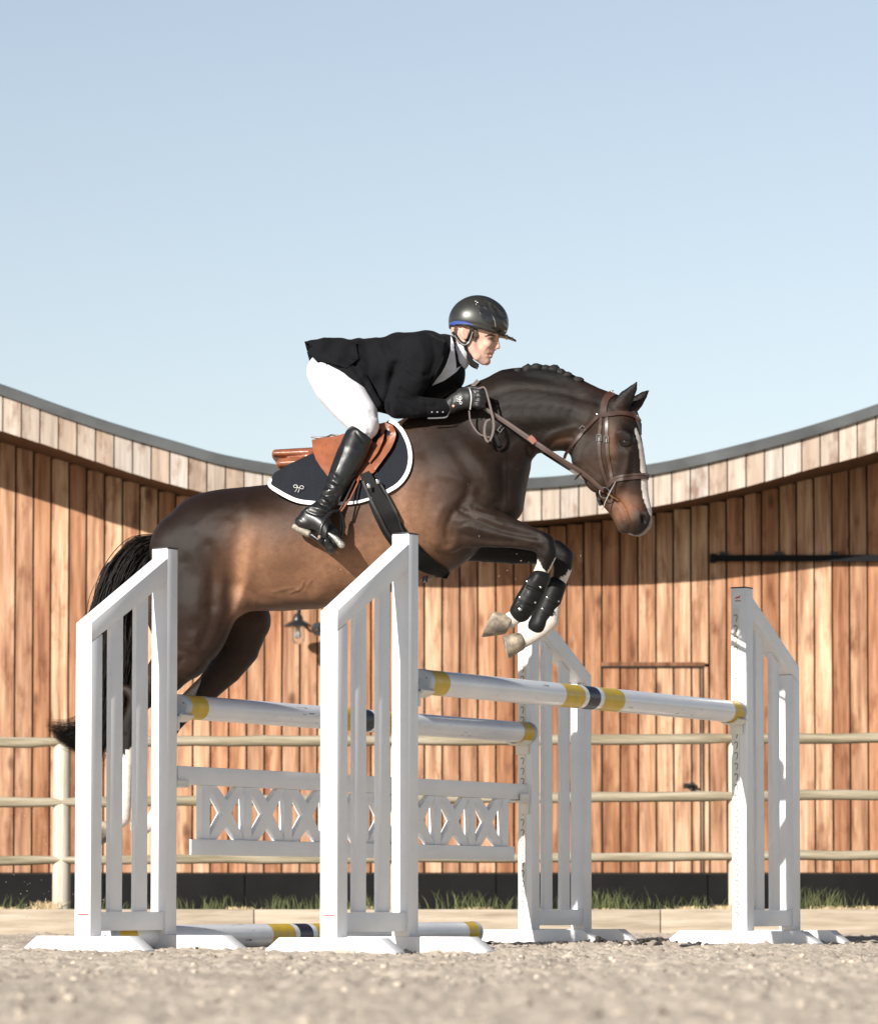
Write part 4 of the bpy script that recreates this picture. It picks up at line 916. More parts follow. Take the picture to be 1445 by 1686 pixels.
# ---- plaited mane
M_HAIR = basic('black mane hair', (.009,.008,.007), .75, .4, 120, .6, 300)
br = [(853,613),(869,608),(884,606.5),(898,607.5),(911,609),(922,613.5),(934,619),(951,626)]
for i, (bx, by) in enumerate(br):
    m = MB(); c = P(bx, by-.5, HY(bx)-.006); rr_ = random.uniform(.019, .025)
    off = rng.random(3)*30; V = IV*(.65+.6*vn3(IV*2.4+off)+.3*vn3(IV*7+off))[:, None]*rr_*np.array([1.15, 1.2, .85])+np.array(c)
    m.add(V.tolist(), [tuple(f) for f in IF]); V2 = IV1*.55*rr_+np.array(c)+np.array([-.008,0,-.006]); m.add(V2.tolist(), [tuple(f) for f in IF1])
    m = MB(); m.add(V.tolist(), [tuple(f) for f in IF]); m.build('mane_braid', M_HAIR, horse, smooth=True, ang=180, world=True)
m = MB()                                     # forelock pulled flat under the browband
m.tube([P(1030,668,HY(1030)), P(1044,682,HY(1040)), P(1052,700,HY(1050)-.01), P(1055,716,HY(1055)-.015)], [.018,.018,.012,.003], 10); m.build('forelock', M_HAIR, horse, smooth=True, world=True)
# ---- tail
def hair(name, guides, n, r0, spread, mat, parent, world=True, seed=1, jit=.02, sides=3):
    rg = np.random.default_rng(seed); V, Fc = [], []; 
    gs = [catmull(g, 6) for g in guides]; Ls = min(len(g) for g in gs)
    for i in range(n):
        w_ = rg.dirichlet([.6]*len(gs)); g = sum(w_[j]*gs[j][:Ls] for j in range(len(gs)))
        L = Ls if rg.random() < .6 else int(Ls*rg.uniform(.6, 1)); g = g[:L]
        t_ = np.linspace(0, 1, L); sp = np.interp(t_, np.linspace(0, 1, len(spread)), spread)
        o = rg.normal(0, 1, 3)*np.array([.8, 1, .8]); wob = np.stack([vn2(t_*5+i*3.1, t_*0+k*7+i) for k in range(3)], -1)-.5
        p = g+o*sp[:, None]*.6+wob*(jit+sp[:, None]*.7)
        rad = r0*rg.uniform(.6, 1.3)*(1-.85*t_**2)
        for a in range(L):
            for k in range(sides):
                th = 2*math.pi*k/sides+i; V.append((p[a,0]+rad[a]*math.cos(th), p[a,1]+rad[a]*math.sin(th)*.7, p[a,2]+rad[a]*math.sin(th)*.7))
        b = len(V)-L*sides; Fc += [(b+a*sides+k, b+a*sides+(k+1) % sides, b+(a+1)*sides+(k+1) % sides, b+(a+1)*sides+k) for a in range(L-1) for k in range(sides)]
    return mesh_obj(name, V, np.array(Fc), mat, parent, smooth=True, world=world)
def gp(L, dy=0): return [list(P(x, y, HY(260)+dy+d)) for x, y, d in L]
tg = [gp([(258,884,0),(222,893,0),(192,922,0),(168,968,0),(156,1015,0),(150,1075,-.02),(150,1130,-.04),(146,1172,-.05),(118,1190,-.05),(76,1190,-.06)]),
      gp([(262,890,.0),(232,915,0),(212,955,0),(200,1010,0),(196,1070,0),(190,1130,0),(176,1185,0),(140,1208,-.02),(100,1215,-.04),(84,1200,-.05)]),
      gp([(262,900,.02),(244,935,0),(228,985,0),(218,1050,0),(212,1110,0),(206,1165,0),(196,1205,0),(180,1232,0),(150,1238,0),(110,1228,0)]),
      gp([(260,890,-.02),(226,905,-.02),(200,940,-.03),(182,990,-.04),(174,1050,-.04),(170,1110,-.04),(166,1165,-.04),(158,1215,-.03),(168,1245,0),(172,1262,0)])]
t = NT('tail hair'); v = t.coord((9, 9, 1)); n_ = t.noise(v, 9, 4); t.L(t.ramp(n_, [(.35, (.006,.005,.005)), (.7, (.022,.016,.013))]), t.b.inputs['Base Color']); t.set(Roughness=.45); t.b.inputs['Specular IOR Level'].default_value = .2; M_TAIL = t.m
tail = hair('tail', tg, 3000, .0022, [.008,.022,.028,.034,.038,.036,.034,.030,.026,.016], M_TAIL, horse, seed=3)
TS = SDF((P(130,1260,17.4).x, 17.0, P(0,1260,17.4).z), (P(275,870,17.4).x, 17.65, P(0,872,17.4).z), .009)
TS.chain([hp(262,893,0,12,.03),hp(226,914,0,23,.045),hp(196,952,0,31,.055),hp(182,1010,0,35,.06),hp(179,1070,0,34,.06),hp(178,1130,0,30,.055),hp(172,1180,0,26,.045),hp(168,1215,0,14,.03)], 0)
V_, F_ = TS.mesh(); mesh_obj('tail_core', V_+rng.normal(0, .0015, V_.shape), F_, M_TAIL, tail, smooth=True)
# ================================================================== draping helpers
def cast(bv, px, py):
    d = ray(px, py); l, n, i, t_ = bv.ray_cast(Vector((0, 0, CAM_H))+d*12, d); return l, n
def mirror_y(p, ypl): q_ = Vector(p); q_.y = 2*ypl-q_.y; return q_
def yplane(v): return HY(PPX+F_PX*v.x/max(v.y, 1))
def strap(name, line, wpx, mat, parent, bv=None, off=.004, th=.004, mirror=False, dfn=None, n=6, world=True, wend=None):
    """a flat band following a line of pixels over a surface; dfn gives the depth where nothing lies beneath"""
    ln = catmull([list(q_) for q_ in line], n); N = len(ln); L, C, R = [], [], []; lasty = None
    tang = np.gradient(ln[:, :2], axis=0); tang /= np.linalg.norm(tang, axis=1, keepdims=True)+1e-9
    rows = []
    for i in range(N):
        px, py = ln[i, :2]; nx_, ny_ = -tang[i, 1], tang[i, 0]; ww = np.interp(i/(N-1), np.linspace(0, 1, len(wpx)), wpx) if hasattr(wpx, '__len__') else wpx
        row = []
        for u in (-.5, -.17, .17, .5):
            x, y = px+nx_*ww*u, py+ny_*ww*u; yy = None
            if bv is not None:
                l, nn = cast(bv, x, y)
                if l is not None: yy = l.y-off*min(3.0, 1/max(.35, abs(nn.y)))
            if dfn is not None:
                dd = HY(x)+(dfn(x, y) if callable(dfn) else np.interp(i/(N-1), np.linspace(0, 1, len(dfn)), dfn)); yy = dd if yy is None else min(yy, dd)
            row.append([x, y, yy])
        rows.append(row)
    ys = [r[2] for row in rows for r in row if r[2] is not None]; dflt = np.mean(ys) if ys else HY(ln[0,0])
    last = [None]*4
    for row in rows:
        good = [r[2] for r in row if r[2] is not None]
        for k, r in enumerate(row):
            if r[2] is None: r[2] = (max(good)+.006) if good else (last[k] if last[k] is not None else dflt)
            last[k] = r[2]
    Yg_ = np.array([[r[2] for r in row] for row in rows])
    for _ in range(2): Yg_[1:-1] = np.minimum(Yg_[1:-1], (Yg_[:-2]+Yg_[2:])/2*.6+Yg_[1:-1]*.4+.0006)
    m = MB()
    for side in ((0, 1) if mirror else (0,)):
        b = len(m.v); fr = [[P(row[k][0], row[k][1], Yg_[i, k]) for k in range(4)] for i, row in enumerate(rows)]; bk = [[p+Vector((0, th, 0)) for p in r] for r in fr]
        if side: fr = [[mirror_y(p, yplane(p)) for p in r] for r in fr]; bk = [[mirror_y(p, yplane(p)) for p in r] for r in bk]
        for r, s_ in zip(fr, bk): m.v += r+s_[::-1]
        for i in range(N-1):
            for k in range(8): m.f.append((b+i*8+k, b+i*8+(k+1) % 8, b+(i+1)*8+(k+1) % 8, b+(i+1)*8+k)); m.m.append(0)
        m.f += [tuple(b+k for k in range(8)), tuple(b+(N-1)*8+k for k in range(8))[::-1]]; m.m += [0, 0]
    if mirror:                                   # the far-side twin is a part of its own
        nv, nf = len(m.v)//2, len(m.f)//2; m2 = MB(); m2.v = m.v[nv:]; m2.f = [tuple(i-nv for i in f) for f in m.f[nf:]]; m2.m = m.m[nf:]; m.v, m.f, m.m = m.v[:nv], m.f[:nf], m.m[:nf]
        m2.build(name, mat, parent, smooth=True, ang=50, world=world)
    return m.build(name, mat, parent, smooth=True, ang=50, world=world)
def patch(name, poly, mat, parent, bv=None, off=.006, th=.006, dfn=None, mirror=False, step=3.0, world=True, round_edge=True, relief=None):
    """a sheet cut to a pixel outline, laid over a surface, with real thickness"""
    poly = [tuple(q_) for q_ in poly]; bm = bmesh.new()
    vs = [bm.verts.new((x, y, 0)) for x, y in poly]; bm.faces.new(vs); bmesh.ops.triangulate(bm, faces=bm.faces)
    xs = [p[0] for p in poly]; ys = [p[1] for p in poly]
    for a in np.arange(min(xs)+step, max(xs), step): bmesh.ops.bisect_plane(bm, geom=bm.verts[:]+bm.edges[:]+bm.faces[:], plane_co=(a, 0, 0), plane_no=(1, 0, 0), dist=1e-4)
    for a in np.arange(min(ys)+step, max(ys), step): bmesh.ops.bisect_plane(bm, geom=bm.verts[:]+bm.edges[:]+bm.faces[:], plane_co=(0, a, 0), plane_no=(0, 1, 0), dist=1e-4)
    bmesh.ops.remove_doubles(bm, verts=bm.verts, dist=.01)
    Yv = {}
    for v in bm.verts:
        yy = None
        if bv is not None:
            l, nn = cast(bv, v.co.x, v.co.y)
            if l is not None: yy = l.y-off
        if dfn is not None: dd = HY(v.co.x)+dfn(v.co.x, v.co.y); yy = dd if yy is None else min(yy, dd)
        Yv[v] = yy
    good = [y for y in Yv.values() if y is not None]
    for v in bm.verts:
        if Yv[v] is None: Yv[v] = max(good)
        if relief: Yv[v] -= relief(v.co.x, v.co.y)
    for _ in range(3):
        nw = {}
        for v in bm.verts:
            nb = [Yv[e.other_vert(v)] for e in v.link_edges]; nw[v] = Yv[v]*.5+.5*sum(nb)/len(nb)
        Yv = {v: min(nw[v], Yv[v]+.001) for v in bm.verts}
    bm.verts.index_update(); V = [P(v.co.x, v.co.y, Yv[v]) for v in bm.verts]; Fc = [[v.index for v in f.verts] for f in bm.faces]
    bnd = [(e.verts[0].index, e.verts[1].index) for e in bm.edges if len(e.link_faces) == 1]; bm.free()
    o = None
    for side in ((1, 0) if mirror else (0,)):
        W = [mirror_y(p, yplane(p)) for p in V] if side else V; sg = -1 if side else 1; n = len(W)
        vv = W+[p+Vector((0, sg*th, 0)) for p in W]; ff = [f for f in Fc]+[[i+n for i in f][::-1] for f in Fc]+[[a, b, b+n, a+n] for a, b in bnd]
        m = MB(); m.add(vv, [tuple(f) for f in ff]); o = m.build(name, mat, parent, smooth=True, ang=50, world=world)
    return o
def sdfobj(sd, name, mats, parent, it=2, strokes=None, noise=None, far_strokes=True, bv=False):
    V, Fq = sd.mesh(); V = smooth_mesh(V, Fq, it); N = vnormals(V, Fq)
    if strokes:
        V = sculpt(V, N, strokes, 1)
        if far_strokes: V = sculpt(V, N, strokes, -1)
    if noise: V = V+N*noise(V)[:, None]
    o = mesh_obj(name, V, Fq, mats, parent, smooth=True, world=True)
    if bv: return o, BVHTree.FromPolygons([Vector(v) for v in V], Fq.tolist()), V, Fq
    return o
def box_of(x0, y0, x1, y1, ya, yb): return (P(x0, y1, 17).x-.03, ya, P(x0, y1, 17).z-.03), (P(x1, y0, 17).x+.03, yb, P(x1, y0, 17).z+.03)
def leather(name, col, rough=.35, coat=.3, var=.25, sc=14, bump=.25): return basic(name, col, rough, var, sc, bump, 260, coat=coat, bdist=.0015)
M_BRL = leather('tan saddle leather', (.25,.082,.038), .36, .35); M_BRD = leather('dark brown bridle leather', (.055,.027,.019), .38, .3); M_BLK = leather('black leather', (.010,.010,.010), .36, .2); M_TB = leather('matt boot shell', (.009,.009,.009), .5, .03); M_TB.node_tree.nodes['Principled BSDF'].inputs['Specular IOR Level'].default_value = .2; M_REIN = leather('brown rein leather', (.066,.036,.025), .45, .2)
M_STL = basic('polished steel', (.62,.60,.57), .22, .1, 20, metal=1); M_BRS = basic('brass', (.70,.45,.18), .3, .1, 20, metal=1); M_RUB = basic('black plastic', (.014,.014,.015), .3, .1, 10, coat=.3)

# ================================================================== tendon boots on the fore legs
def tboot(dy, pts, label, strips, cap):
    cx, cy = pts[1][0], pts[1][1]; r = empty('tendon_boot', tuple(P(pts[-1][0], pts[-1][1], HY(cx)+dy))); tag(r, label, 'horse boot', 'black tendon boots on the fore legs')
    sd = SDF(*box_of(min(p[0] for p in pts)-25, min(p[1] for p in pts)-25, max(p[0] for p in pts)+25, max(p[1] for p in pts)+25, HY(cx)+dy-.08, HY(cx)+dy+.08), .0035)
    sd.chain([hp(x, y, dy, rr_, w_) for x, y, rr_, w_ in pts], 0)
    a = P(pts[0][0], pts[0][1], 17); b = P(pts[-1][0], pts[-1][1], 17); d = (a-b).normalized()
    o, bv, V, Fq = sdfobj(sd, 'shell', M_TB, r, 1, cap, bv=True, far_strokes=False)
    for s_ in strips:
        st = strap('strap', s_[:-1] if not isinstance(s_[0][0], (int, float)) else s_, 9, M_TB, r, bv, .006, .006, dfn=None)
        for q_ in (s_[0], s_[-1]):
            l, nn = cast(bv, *q_)
            if l is not None:
                m = MB(); m.add([(l.x+v[0]*.006, l.y-.007+v[1]*.004, l.z+v[2]*.006) for v in IV1], [tuple(f) for f in IF1]); m.build('stud', M_STL, st, smooth=True, world=False); st.children[-1].location = (0, 0, 0)
    return r
tboot(-.152, [(889,953,16.5,.042),(880,967,18.5,.044),(866,993,20,.047),(857,1007,18,.045)], 'black tendon boot with steel studs on the nearer front leg',
      [[(868,958),(880,963),(890,967)], [(856,984),(870,989),(881,992)]],
      [([(868,966),(892,976)], 2.2, -.005), ([(862,1000)], 9, .008), ([(858,1003)], 5, .005), ([(856,990),(882,1000)], 2, -.004), ([(884,948),(880,956)], 8, .005), ([(872,980)], 8, .004), ([(900,958),(884,1006),(870,1022)], 2, .003), ([(872,952),(848,996)], 2, .003)])
tboot(.150, [(916,964,16,.041),(906,989,17.5,.043),(895,1013,18,.045),(885,1030,16.5,.044)], 'black tendon boot on the farther front leg, strapped over the white sock',
      [[(901,984),(911,988),(919,990)], [(893,1003),(904,1008),(911,1010)]], [([(888,1028)], 9, .005)])

m = MB(); l = P(856, 1003, HY(856)-.152-.052); m.add([(l.x+v[0]*.010, l.y-.004+v[1]*.005, l.z+v[2]*.010) for v in IV], [tuple(f) for f in IF]); tb_ = [o for o in bpy.data.objects if o.name.startswith('tendon_boot')][0]; m.build('fetlock_glint', M_STL, tb_, smooth=True, world=True)  # added bright disc standing in for the highlight on the boot's lower dome
# ================================================================== saddle pad, saddle, girth
def dpad(x, y): return np.interp(y, [690, 730, 770, 830], [-.13, -.20, -.265, -.29])
padp = [(452,778),(476,764),(510,748),(560,736),(610,712),(641,691),(652,698),(664,713),(673,735),(676,758),(670,780),(656,798),(634,813),(612,821),(585,828),(550,830),(516,828),(492,826),(474,819),(458,809),(444,799),(446,788)]
pad = empty('saddle_pad', tuple(P(560, 828, 16.9))); tag(pad, 'navy saddle pad with white piping and a small white emblem, under the tan saddle', 'saddle pad')
M_PAD = basic('navy quilted cotton', (.012,.015,.024), .85, .2, 30, .3, 300)
_q = NT('navy quilt'); _v = _q.coord(); _q.L(_q.ramp(_q.noise(_v, 200, 3), [(.3, (.006,.008,.012)), (.7, (.012,.014,.021))]), _q.b.inputs['Base Color']); _q.set(Roughness=.8); _q.b.inputs['Sheen Weight'].default_value = .04; _q.b.inputs['Specular IOR Level'].default_value = .2; _q.bump(_q.noise(_v, 60, 3), .15, .003); M_PAD = _q.m
quilt = lambda x, y: -.0025*math.exp(-((x+y*.42-(x+y*.42)//34*34-17)/2.2)**2)
patch('quilt', padp, M_PAD, pad, BV, .012, .008, dpad, True, 4, relief=quilt)
M_PIP = basic('white piping', (.78,.76,.72), .6, .06, 40)
def piping(line, w0=6.5): return strap('piping', line, w0, M_PIP, pad, BV, .017, .007, True, lambda x, y: dpad(x, y)-.004)
piping([(641,692),(653,699),(664,713),(673,735),(675,758),(669,780),(655,798),(634,811)]); piping([(446,788),(444,799),(458,809),(474,818),(492,825),(516,828),(550,829),(585,827),(612,820)], [4,6.5,6.5,6.5,5,4])
pad_b = BVHTree.FromPolygons([Vector(v.co)+pad.children[1].location+pad.location for v in pad.children[1].data.vertices], [tuple(p.vertices) for p in pad.children[1].data.polygons])
def emblem(name, cx, cy, s, ang, mat, parent, Yf, r=.0011):
    """open-ended double-loop monogram"""
    ca, sa = math.cos(ang), math.sin(ang)
    def T(p): x, y = p[0]*s, p[1]*s; return (cx+x*ca-y*sa, cy+x*sa+y*ca)
    curves = [[(-.15,-.25),(-.45,-.5),(-.9,-.35),(-.85,.0),(-.5,.05),(-.2,-.2),(-.25,.3),(-.55,.85)], [(.2,.5),(.25,-.1),(.5,-.45),(.95,-.35),(.95,.05),(.6,.15),(.35,.0)], [(-.2,-.05),(.25,.0)], [(.2,.5),(.05,.95)]]
    m = MB()
    for c in curves:
        pp = [T(q_) for q_ in (catmull([list(k_) for k_ in c], 4) if len(c) > 2 else c)]; m.tube([P(x, y, Yf(x, y)) for x, y in pp], r, 5)
    # one joined mesh: the strokes touch
    return m.build(name, mat, parent, smooth=True, world=True)
def yf_pad(x, y):
    l, n = cast(pad_b, x, y); return (l.y if l is not None else HY(x)+dpad(x, y)-.012)-.0015
emblem('emblem', 491, 803, 8.5, .12, M_PIP, pad, yf_pad)

sad = empty('saddle', tuple(P(570, 790, 17.1))); tag(sad, 'tan leather jumping saddle on the horse back, under the rider', 'saddle')
sd = SDF(*box_of(440, 715, 650, 800, 16.8, 17.6), .006)
C_ = lambda L, k=.015, op='add': sd.chain([hp(*q_) for q_ in L], k, op)
C_([(457,750,0,9.5,.15),(518,748,0,11,.145),(560,748,0,11,.12),(600,728,0,12,.11),(636,708,0,12,.09)], 0)
for s_ in (-1, 1): C_([(464,764,s_*.095,9.5,.06),(505,762,s_*.10,11,.06),(550,762,s_*.12,13,.05),(600,748,s_*.13,14,.04)], .010)
o, sbv, _, _ = sdfobj(sd, 'seat', M_BRL, sad, 2, [([(455,758),(480,756),(515,752)], 1.6, -.004)], bv=True)
dfl = lambda x, y: np.interp(y, [715, 735, 765, 790], [-.16, -.215, -.275, -.312])
patch('flap', [(513,724),(524,722),(545,719),(556,717),(600,703),(634,695),(645,700),(651,715),(647,730),(634,752),(617,776),(604,788),(575,794),(556,792),(541,786),(530,772),(520,757),(515,742)], M_BRL, sad, BV, .024, .007, dfl, True, 4, relief=lambda x, y: .004*math.exp(-((x-520-(y-722)*.45)/2)**2))
strap('knee_roll', [(642,700),(647,715),(640,735),(626,757),(616,773)], [7,9,9,7,4], M_BRL, sad, BV, .033, .012, True, lambda x, y: dfl(x, y)-.008)
strap('skirt', [(606,760),(618,742),(627,722),(631,706)], [7,9,8,5], M_BRL, sad, BV, .036, .010, True, lambda x, y: dfl(x, y)-.012)
m = MB(); m.tube([P(512,719.5,HY(512)-.11), P(524,721,HY(512)-.12), P(537,720,HY(512)-.13), P(545,716,HY(545)-.13), P(556,717,HY(545)-.14)], [.004,.005,.005,.004,.004], 7); m.build('cantle_piping', M_BRD, sad, smooth=True, world=True)
girth = empty('girth', tuple(P(700, 950, 17.0))); tag(girth, 'broad black girth strap buckled round the horse belly', 'girth')
M_GIR = leather('matt black girth', (.010,.010,.010), .6, 0, bump=.4); M_GIR.node_tree.nodes['Principled BSDF'].inputs['Specular IOR Level'].default_value = .12
strap('band', [(600,778),(612,806),(628,838),(648,874),(674,906),(704,930),(738,948)], [16,26,33,36,36,28,12], M_GIR, girth, BV, .010, .010, True, lambda x, y: -.0 if y > 880 else np.interp(y, [770,800,850,880], [-.318,-.318,-.31,-.0]), n=5)
strap('girth_edge', [(597,792),(608,818),(624,850),(640,880),(668,914)], 4, M_RUB, girth, BV, .021, .004, False, lambda x, y: np.interp(y, [770,800,850,880,881], [-.326,-.326,-.318,-.2,0]), n=5)
strap('girth_edge', [(622,790),(636,814),(654,850),(664,876),(690,902)], 3, M_RUB, girth, BV, .021, .004, False, lambda x, y: np.interp(y, [770,800,850,880,881], [-.326,-.326,-.318,-.2,0]), n=5)
for q_ in ((607,800), (622,793)):
    l = P(*q_, HY(610)-.345); m = MB(); m.box(l.x-.007, l.x+.007, l.y-.002, l.y+.002, l.z-.010, l.z+.010); b_ = m.build('buckle', M_STL, girth, bevel=.001, world=True)
m = MB(); c = P(700, 952, HY(690)-.05); m.lathe([(.0,0),(.012,0),(.012,.03),(0,.03)], (c.x, c.y, c.z-.02), 12); m.build('girth_clip', M_BLK, girth, smooth=True, world=True)

# ================================================================== bridle and reins
br_ = empty('bridle', tuple(P(1000, 700, 16.95))); tag(br_, 'brown leather bridle with steel buckles on the horse head', 'bridle')
hd = BV
strap('crownpiece', [(1011,646),(1000,652),(994,666),(992,684)], [9,11,11,10], M_BRD, br_, hd, .005, .005, True)
strap('cheekpiece', [(989,686),(987,705),(985.5,725),(986,745),(990,768),(996,788),(1001,803)], 5, M_BRD, br_, hd, .005, .004, True)
strap('cheekpiece', [(998,686),(998,706),(998.5,728),(1000,750),(1004,772),(1007,790)], 5, M_BRD, br_, hd, .005, .004, True)
strap('browband', [(984,683),(1000,682),(1020,679.5),(1038,681.5),(1048,687),(1053,694)], 7, M_BRD, br_, hd, .008, .005, True)
strap('throatlash', [(985,684),(972,697),(958,712),(943,731),(932,746),(929,754)], 5, M_BRD, br_, hd, .006, .004, True)
strap('noseband', [(1000,801),(1007,792),(1020,787),(1040,784.5),(1056,783.5),(1068,785)], [6,8,9.5,9.5,9.5,9.5], M_BRD, br_, hd, .007, .006, True)
strap('noseband_lining', [(1010,787.5),(1025,783.5),(1045,781),(1066,781)], 2, M_REIN, br_, hd, .011, .004, True)
def buckle(cx, cy, wpx, hpx, ang=0, parent=br_, bv=BV, off=.010, r=.0016):
    l, n = cast(bv, cx, cy); yy = (l.y if l is not None else HY(cx)-.1)-off; ca, sa = math.cos(ang), math.sin(ang); pts = []
    for x, y in ((-wpx,-hpx),(wpx,-hpx),(wpx,hpx),(-wpx,hpx),(-wpx,-hpx)): pts.append(P(cx+x*ca-y*sa, cy+x*sa+y*ca, yy))
    m = MB(); m.tube(pts, r, 6); m.tube([P(cx-hpx*-sa*0-wpx*ca*0, cy, yy-.001), P(cx-hpx*sa, cy+hpx*ca, yy-.001)], r*.8, 5); return m.build('buckle', M_STL, parent, smooth=True, world=True)
buckle(985.5, 721, 3.6, 5.2); buckle(997.5, 723, 3.6, 5.2); buckle(958.5, 706, 4, 4, .75)
l, n = cast(BV, 983, 682.5); m = MB(); m.add([(l.x+v[0]*.0085, l.y-.012+v[1]*.004, l.z+v[2]*.007) for v in IV], [tuple(f) for f in IF]); m.build('rosette', M_STL, br_, smooth=True, world=True)
def ringpx(cx, cy, rx, ry, yy, r, n=22): return [P(cx+rx*math.cos(a), cy+ry*math.sin(a), yy) for a in np.linspace(0, 2*math.pi, n)]
for s_ in (-1, 1):
    yb = HY(1000)+s_*.072
    m = MB(); m.tube(ringpx(994.5, 811, 8, 9, yb, .002), .0021, 7, caps=False); m.build('bit_ring', M_STL, br_, smooth=True, world=True)
    m = MB(); m.tube([P(1015,789,yb-s_*-.004), P(1005,808,yb+s_*.006), P(997,824,yb+s_*.004), P(991,840,yb)], [.0016,.0024,.0024,.002], 7); m.build('bit_cheek', M_STL, br_, smooth=True, world=True)
    m = MB(); m.tube([P(999,812,yb+s_*.004), P(1008,818,yb-s_*.0), P(1017,823,yb-s_*.02)], [.0032,.0036,.003], 8); m.build('bit_mouthpiece', M_BRS, br_, smooth=True, world=True)
m = MB(); m.tube([P(985,822,HY(985)-.05), P(988,829,HY(985)-.02), P(988,830,HY(985)+.03), P(985,822,HY(985)+.05)], .009, 8); m.build('curb_strap', M_BLK, br_, smooth=True, world=True)
rn = empty('reins', tuple(P(850, 720, 16.9))); tag(rn, 'brown leather reins running from the bit to the rider glove', 'reins')
rd = lambda a, b: (lambda x, y: np.interp(x, [790, 900, 1000], [a, (a+b)/2-.03, b]))
strap('rein', [(791,667),(830,692),(875,723),(920,753),(960,778),(993,806)], [3.5,4.5,5,5,4.5,4], M_REIN, rn, BV, .012, .003, False, rd(-.19, -.085))
strap('rein', [(793,671),(832,697),(877,729),(922,759),(962,784),(993,810)], [3,3.5,3.5,3,3,3], M_BRD, rn, BV, .009, .003, False, rd(-.18, -.080))
strap('rein', [(900,742),(925,760),(950,776),(962,784)], [2,4,4,2], M_BLK, rn, BV, .004, .003, False, rd(-.06, -.05))
strap('rein', [(820,700),(875,733),(930,768),(990,806)], 5, M_REIN, rn, None, .0, .003, False, lambda x, y: np.interp(x, [820, 1000], [.20, .085]))
strap('rein_stop', [(871,719),(876,724),(880,729)], [9,10,9], leather('red rein grip', (.22,.07,.045)), rn, BV, .016, .004, False, lambda x, y: rd(-.19,-.085)(x, y)-.004)
m = MB(); m.tube([P(946,790,HY(950)-.115), P(951,784,HY(950)-.125), P(956,779,HY(950)-.12)], [.003,.006,.003], 8); m.build('martingale_ring', M_RUB, rn, smooth=True, world=True)
strap('rein_loop', [(786,640),(797,638),(803,655),(808,675),(812,695),(811,712),(806,726)], [2,2.5,3,3.6,4,4,3], M_REIN, rn, BV, .012, .003, False, lambda x, y: -.205)
strap('rein_loop', [(807,690),(800,694),(797,708),(799,722),(804,728)], [3,3.5,4,4,3], M_REIN, rn, BV, .012, .003, False, lambda x, y: -.20)
strap('rein_tail', [(772,676),(774,692),(782,707),(792,716),(806,720)], [2.4,2.6,2.6,2.4,2.2], M_BRD, rn, BV, .012, .003, False, lambda x, y: -.195)
strap('rein', [(777,636),(782,631),(787,626)], 6, M_REIN, rn, BV, .008, .003, False, lambda x, y: -.06)
bp = empty('breastplate', tuple(P(830, 740, 16.9))); tag(bp, 'dark leather breastplate strap round the base of the horse neck', 'breastplate')
strap('neck_strap', [(806,700),(812,712),(818,724),(823,735)], 6, M_BLK, bp, BV, .006, .005, True)
buckle(824, 706, 5, 3, -.9, bp, BV, .02)

# ================================================================== the rider
person = empty('person', tuple(P(640, 700, 17.15))); tag(person, 'person in black show jacket, white breeches and black helmet crouched forward over the horse', 'person')
def m_skin():
    t = NT('skin'); v = t.coord(); at = t.N('ShaderNodeAttribute', attribute_name='tone'); n = t.noise(v, 40, 4); c = t.mix(at.outputs['Color'], t.ramp(n, [(.35, (.93,.9,.9)), (.65, (1.05,1.03,1.02))]), 1, 'MULTIPLY')
    t.L(c, t.b.inputs['Base Color']); t.set(Roughness=.6); t.b.inputs['Specular IOR Level'].default_value = .3; t.b.inputs['Subsurface Weight'].default_value = .12; t.b.inputs['Subsurface Radius'].default_value = (1,.35,.2); t.b.inputs['Subsurface Scale'].default_value = .006
    t.bump(t.noise(v, 350, 3), .12, .001); return t.m
M_SKIN = m_skin()
bd = SDF(*box_of(478, 482, 860, 915, 16.62, 17.65), .0045)
B = lambda L, k=.012, op='add': bd.chain([hp(*q_) for q_ in L], k, op)
# torso and limbs (inside the clothes)
B([(545,612,0,24,.13),(590,600,0,30,.11),(650,596,0,38,.13),(700,590,0,38,.15),(735,588,0,22,.08)], .02)
for s_ in (-1, 1):
    B([(540,618,s_*.09,24,.08),(570,655,s_*.17,24,.075),(594,690,s_*.20,14,.045),(588,720,s_*.262,10,.03),(566,775,s_*.31,10,.03),(537,832,s_*.37,10,.035),(512,858,s_*.39,9,.03),(540,884,s_*.39,9,.03)], .02)
B([(698,588,-.19,18,.05),(672,630,-.23,16,.045),(655,665,-.24,14,.04),(700,670,-.22,12,.034),(737,669,-.20,8.5,.026),(750,663,-.195,9,.024),(772,655,-.19,9,.03)], .02)
B([(712,590,.19,18,.05),(715,640,.22,14,.045),(745,655,.2,12,.034),(780,658,.17,8.5,.026),(800,655,.16,9,.03)], .02)
# neck and head
B([(738,592,0,24,.062),(755,580,0,23,.060),(772,562,0,24,.060)], .012)
B([(778,541,0,36,.076),(789,538,0,36,.076)], .01)
B([(800,556,0,20,.058),(797,572,0,18,.050),(795,584,0,13,.040)], .012)
for s_ in (-1, 1):
    B([(775,566,s_*.052,9,.018),(786,586,s_*.042,8,.016),(796,594,s_*.018,7,.014)], .012)
    B([(802,567,s_*.042,6,.014)], .014)
    bd.ell(P(815, 559.5, HY(812)+s_*.034), .013, .016, .0115, .008, 'sub', rot=-.5)
B([(817,552,0,5.5,.045)], .008)
B([(816,557,0,3.6,.008),(819,566,0,3.2,.010),(820,571.5,0,3.3,.011)], .006); B([(815,574,-.010,3,.006)], .004); B([(815,574,.010,3,.006)], .004)
B([(809.5,580,0,3.6,.022)], .005); B([(807.5,586.5,0,3.2,.019)], .004); B([(801,595,0,6.5,.022)], .008)
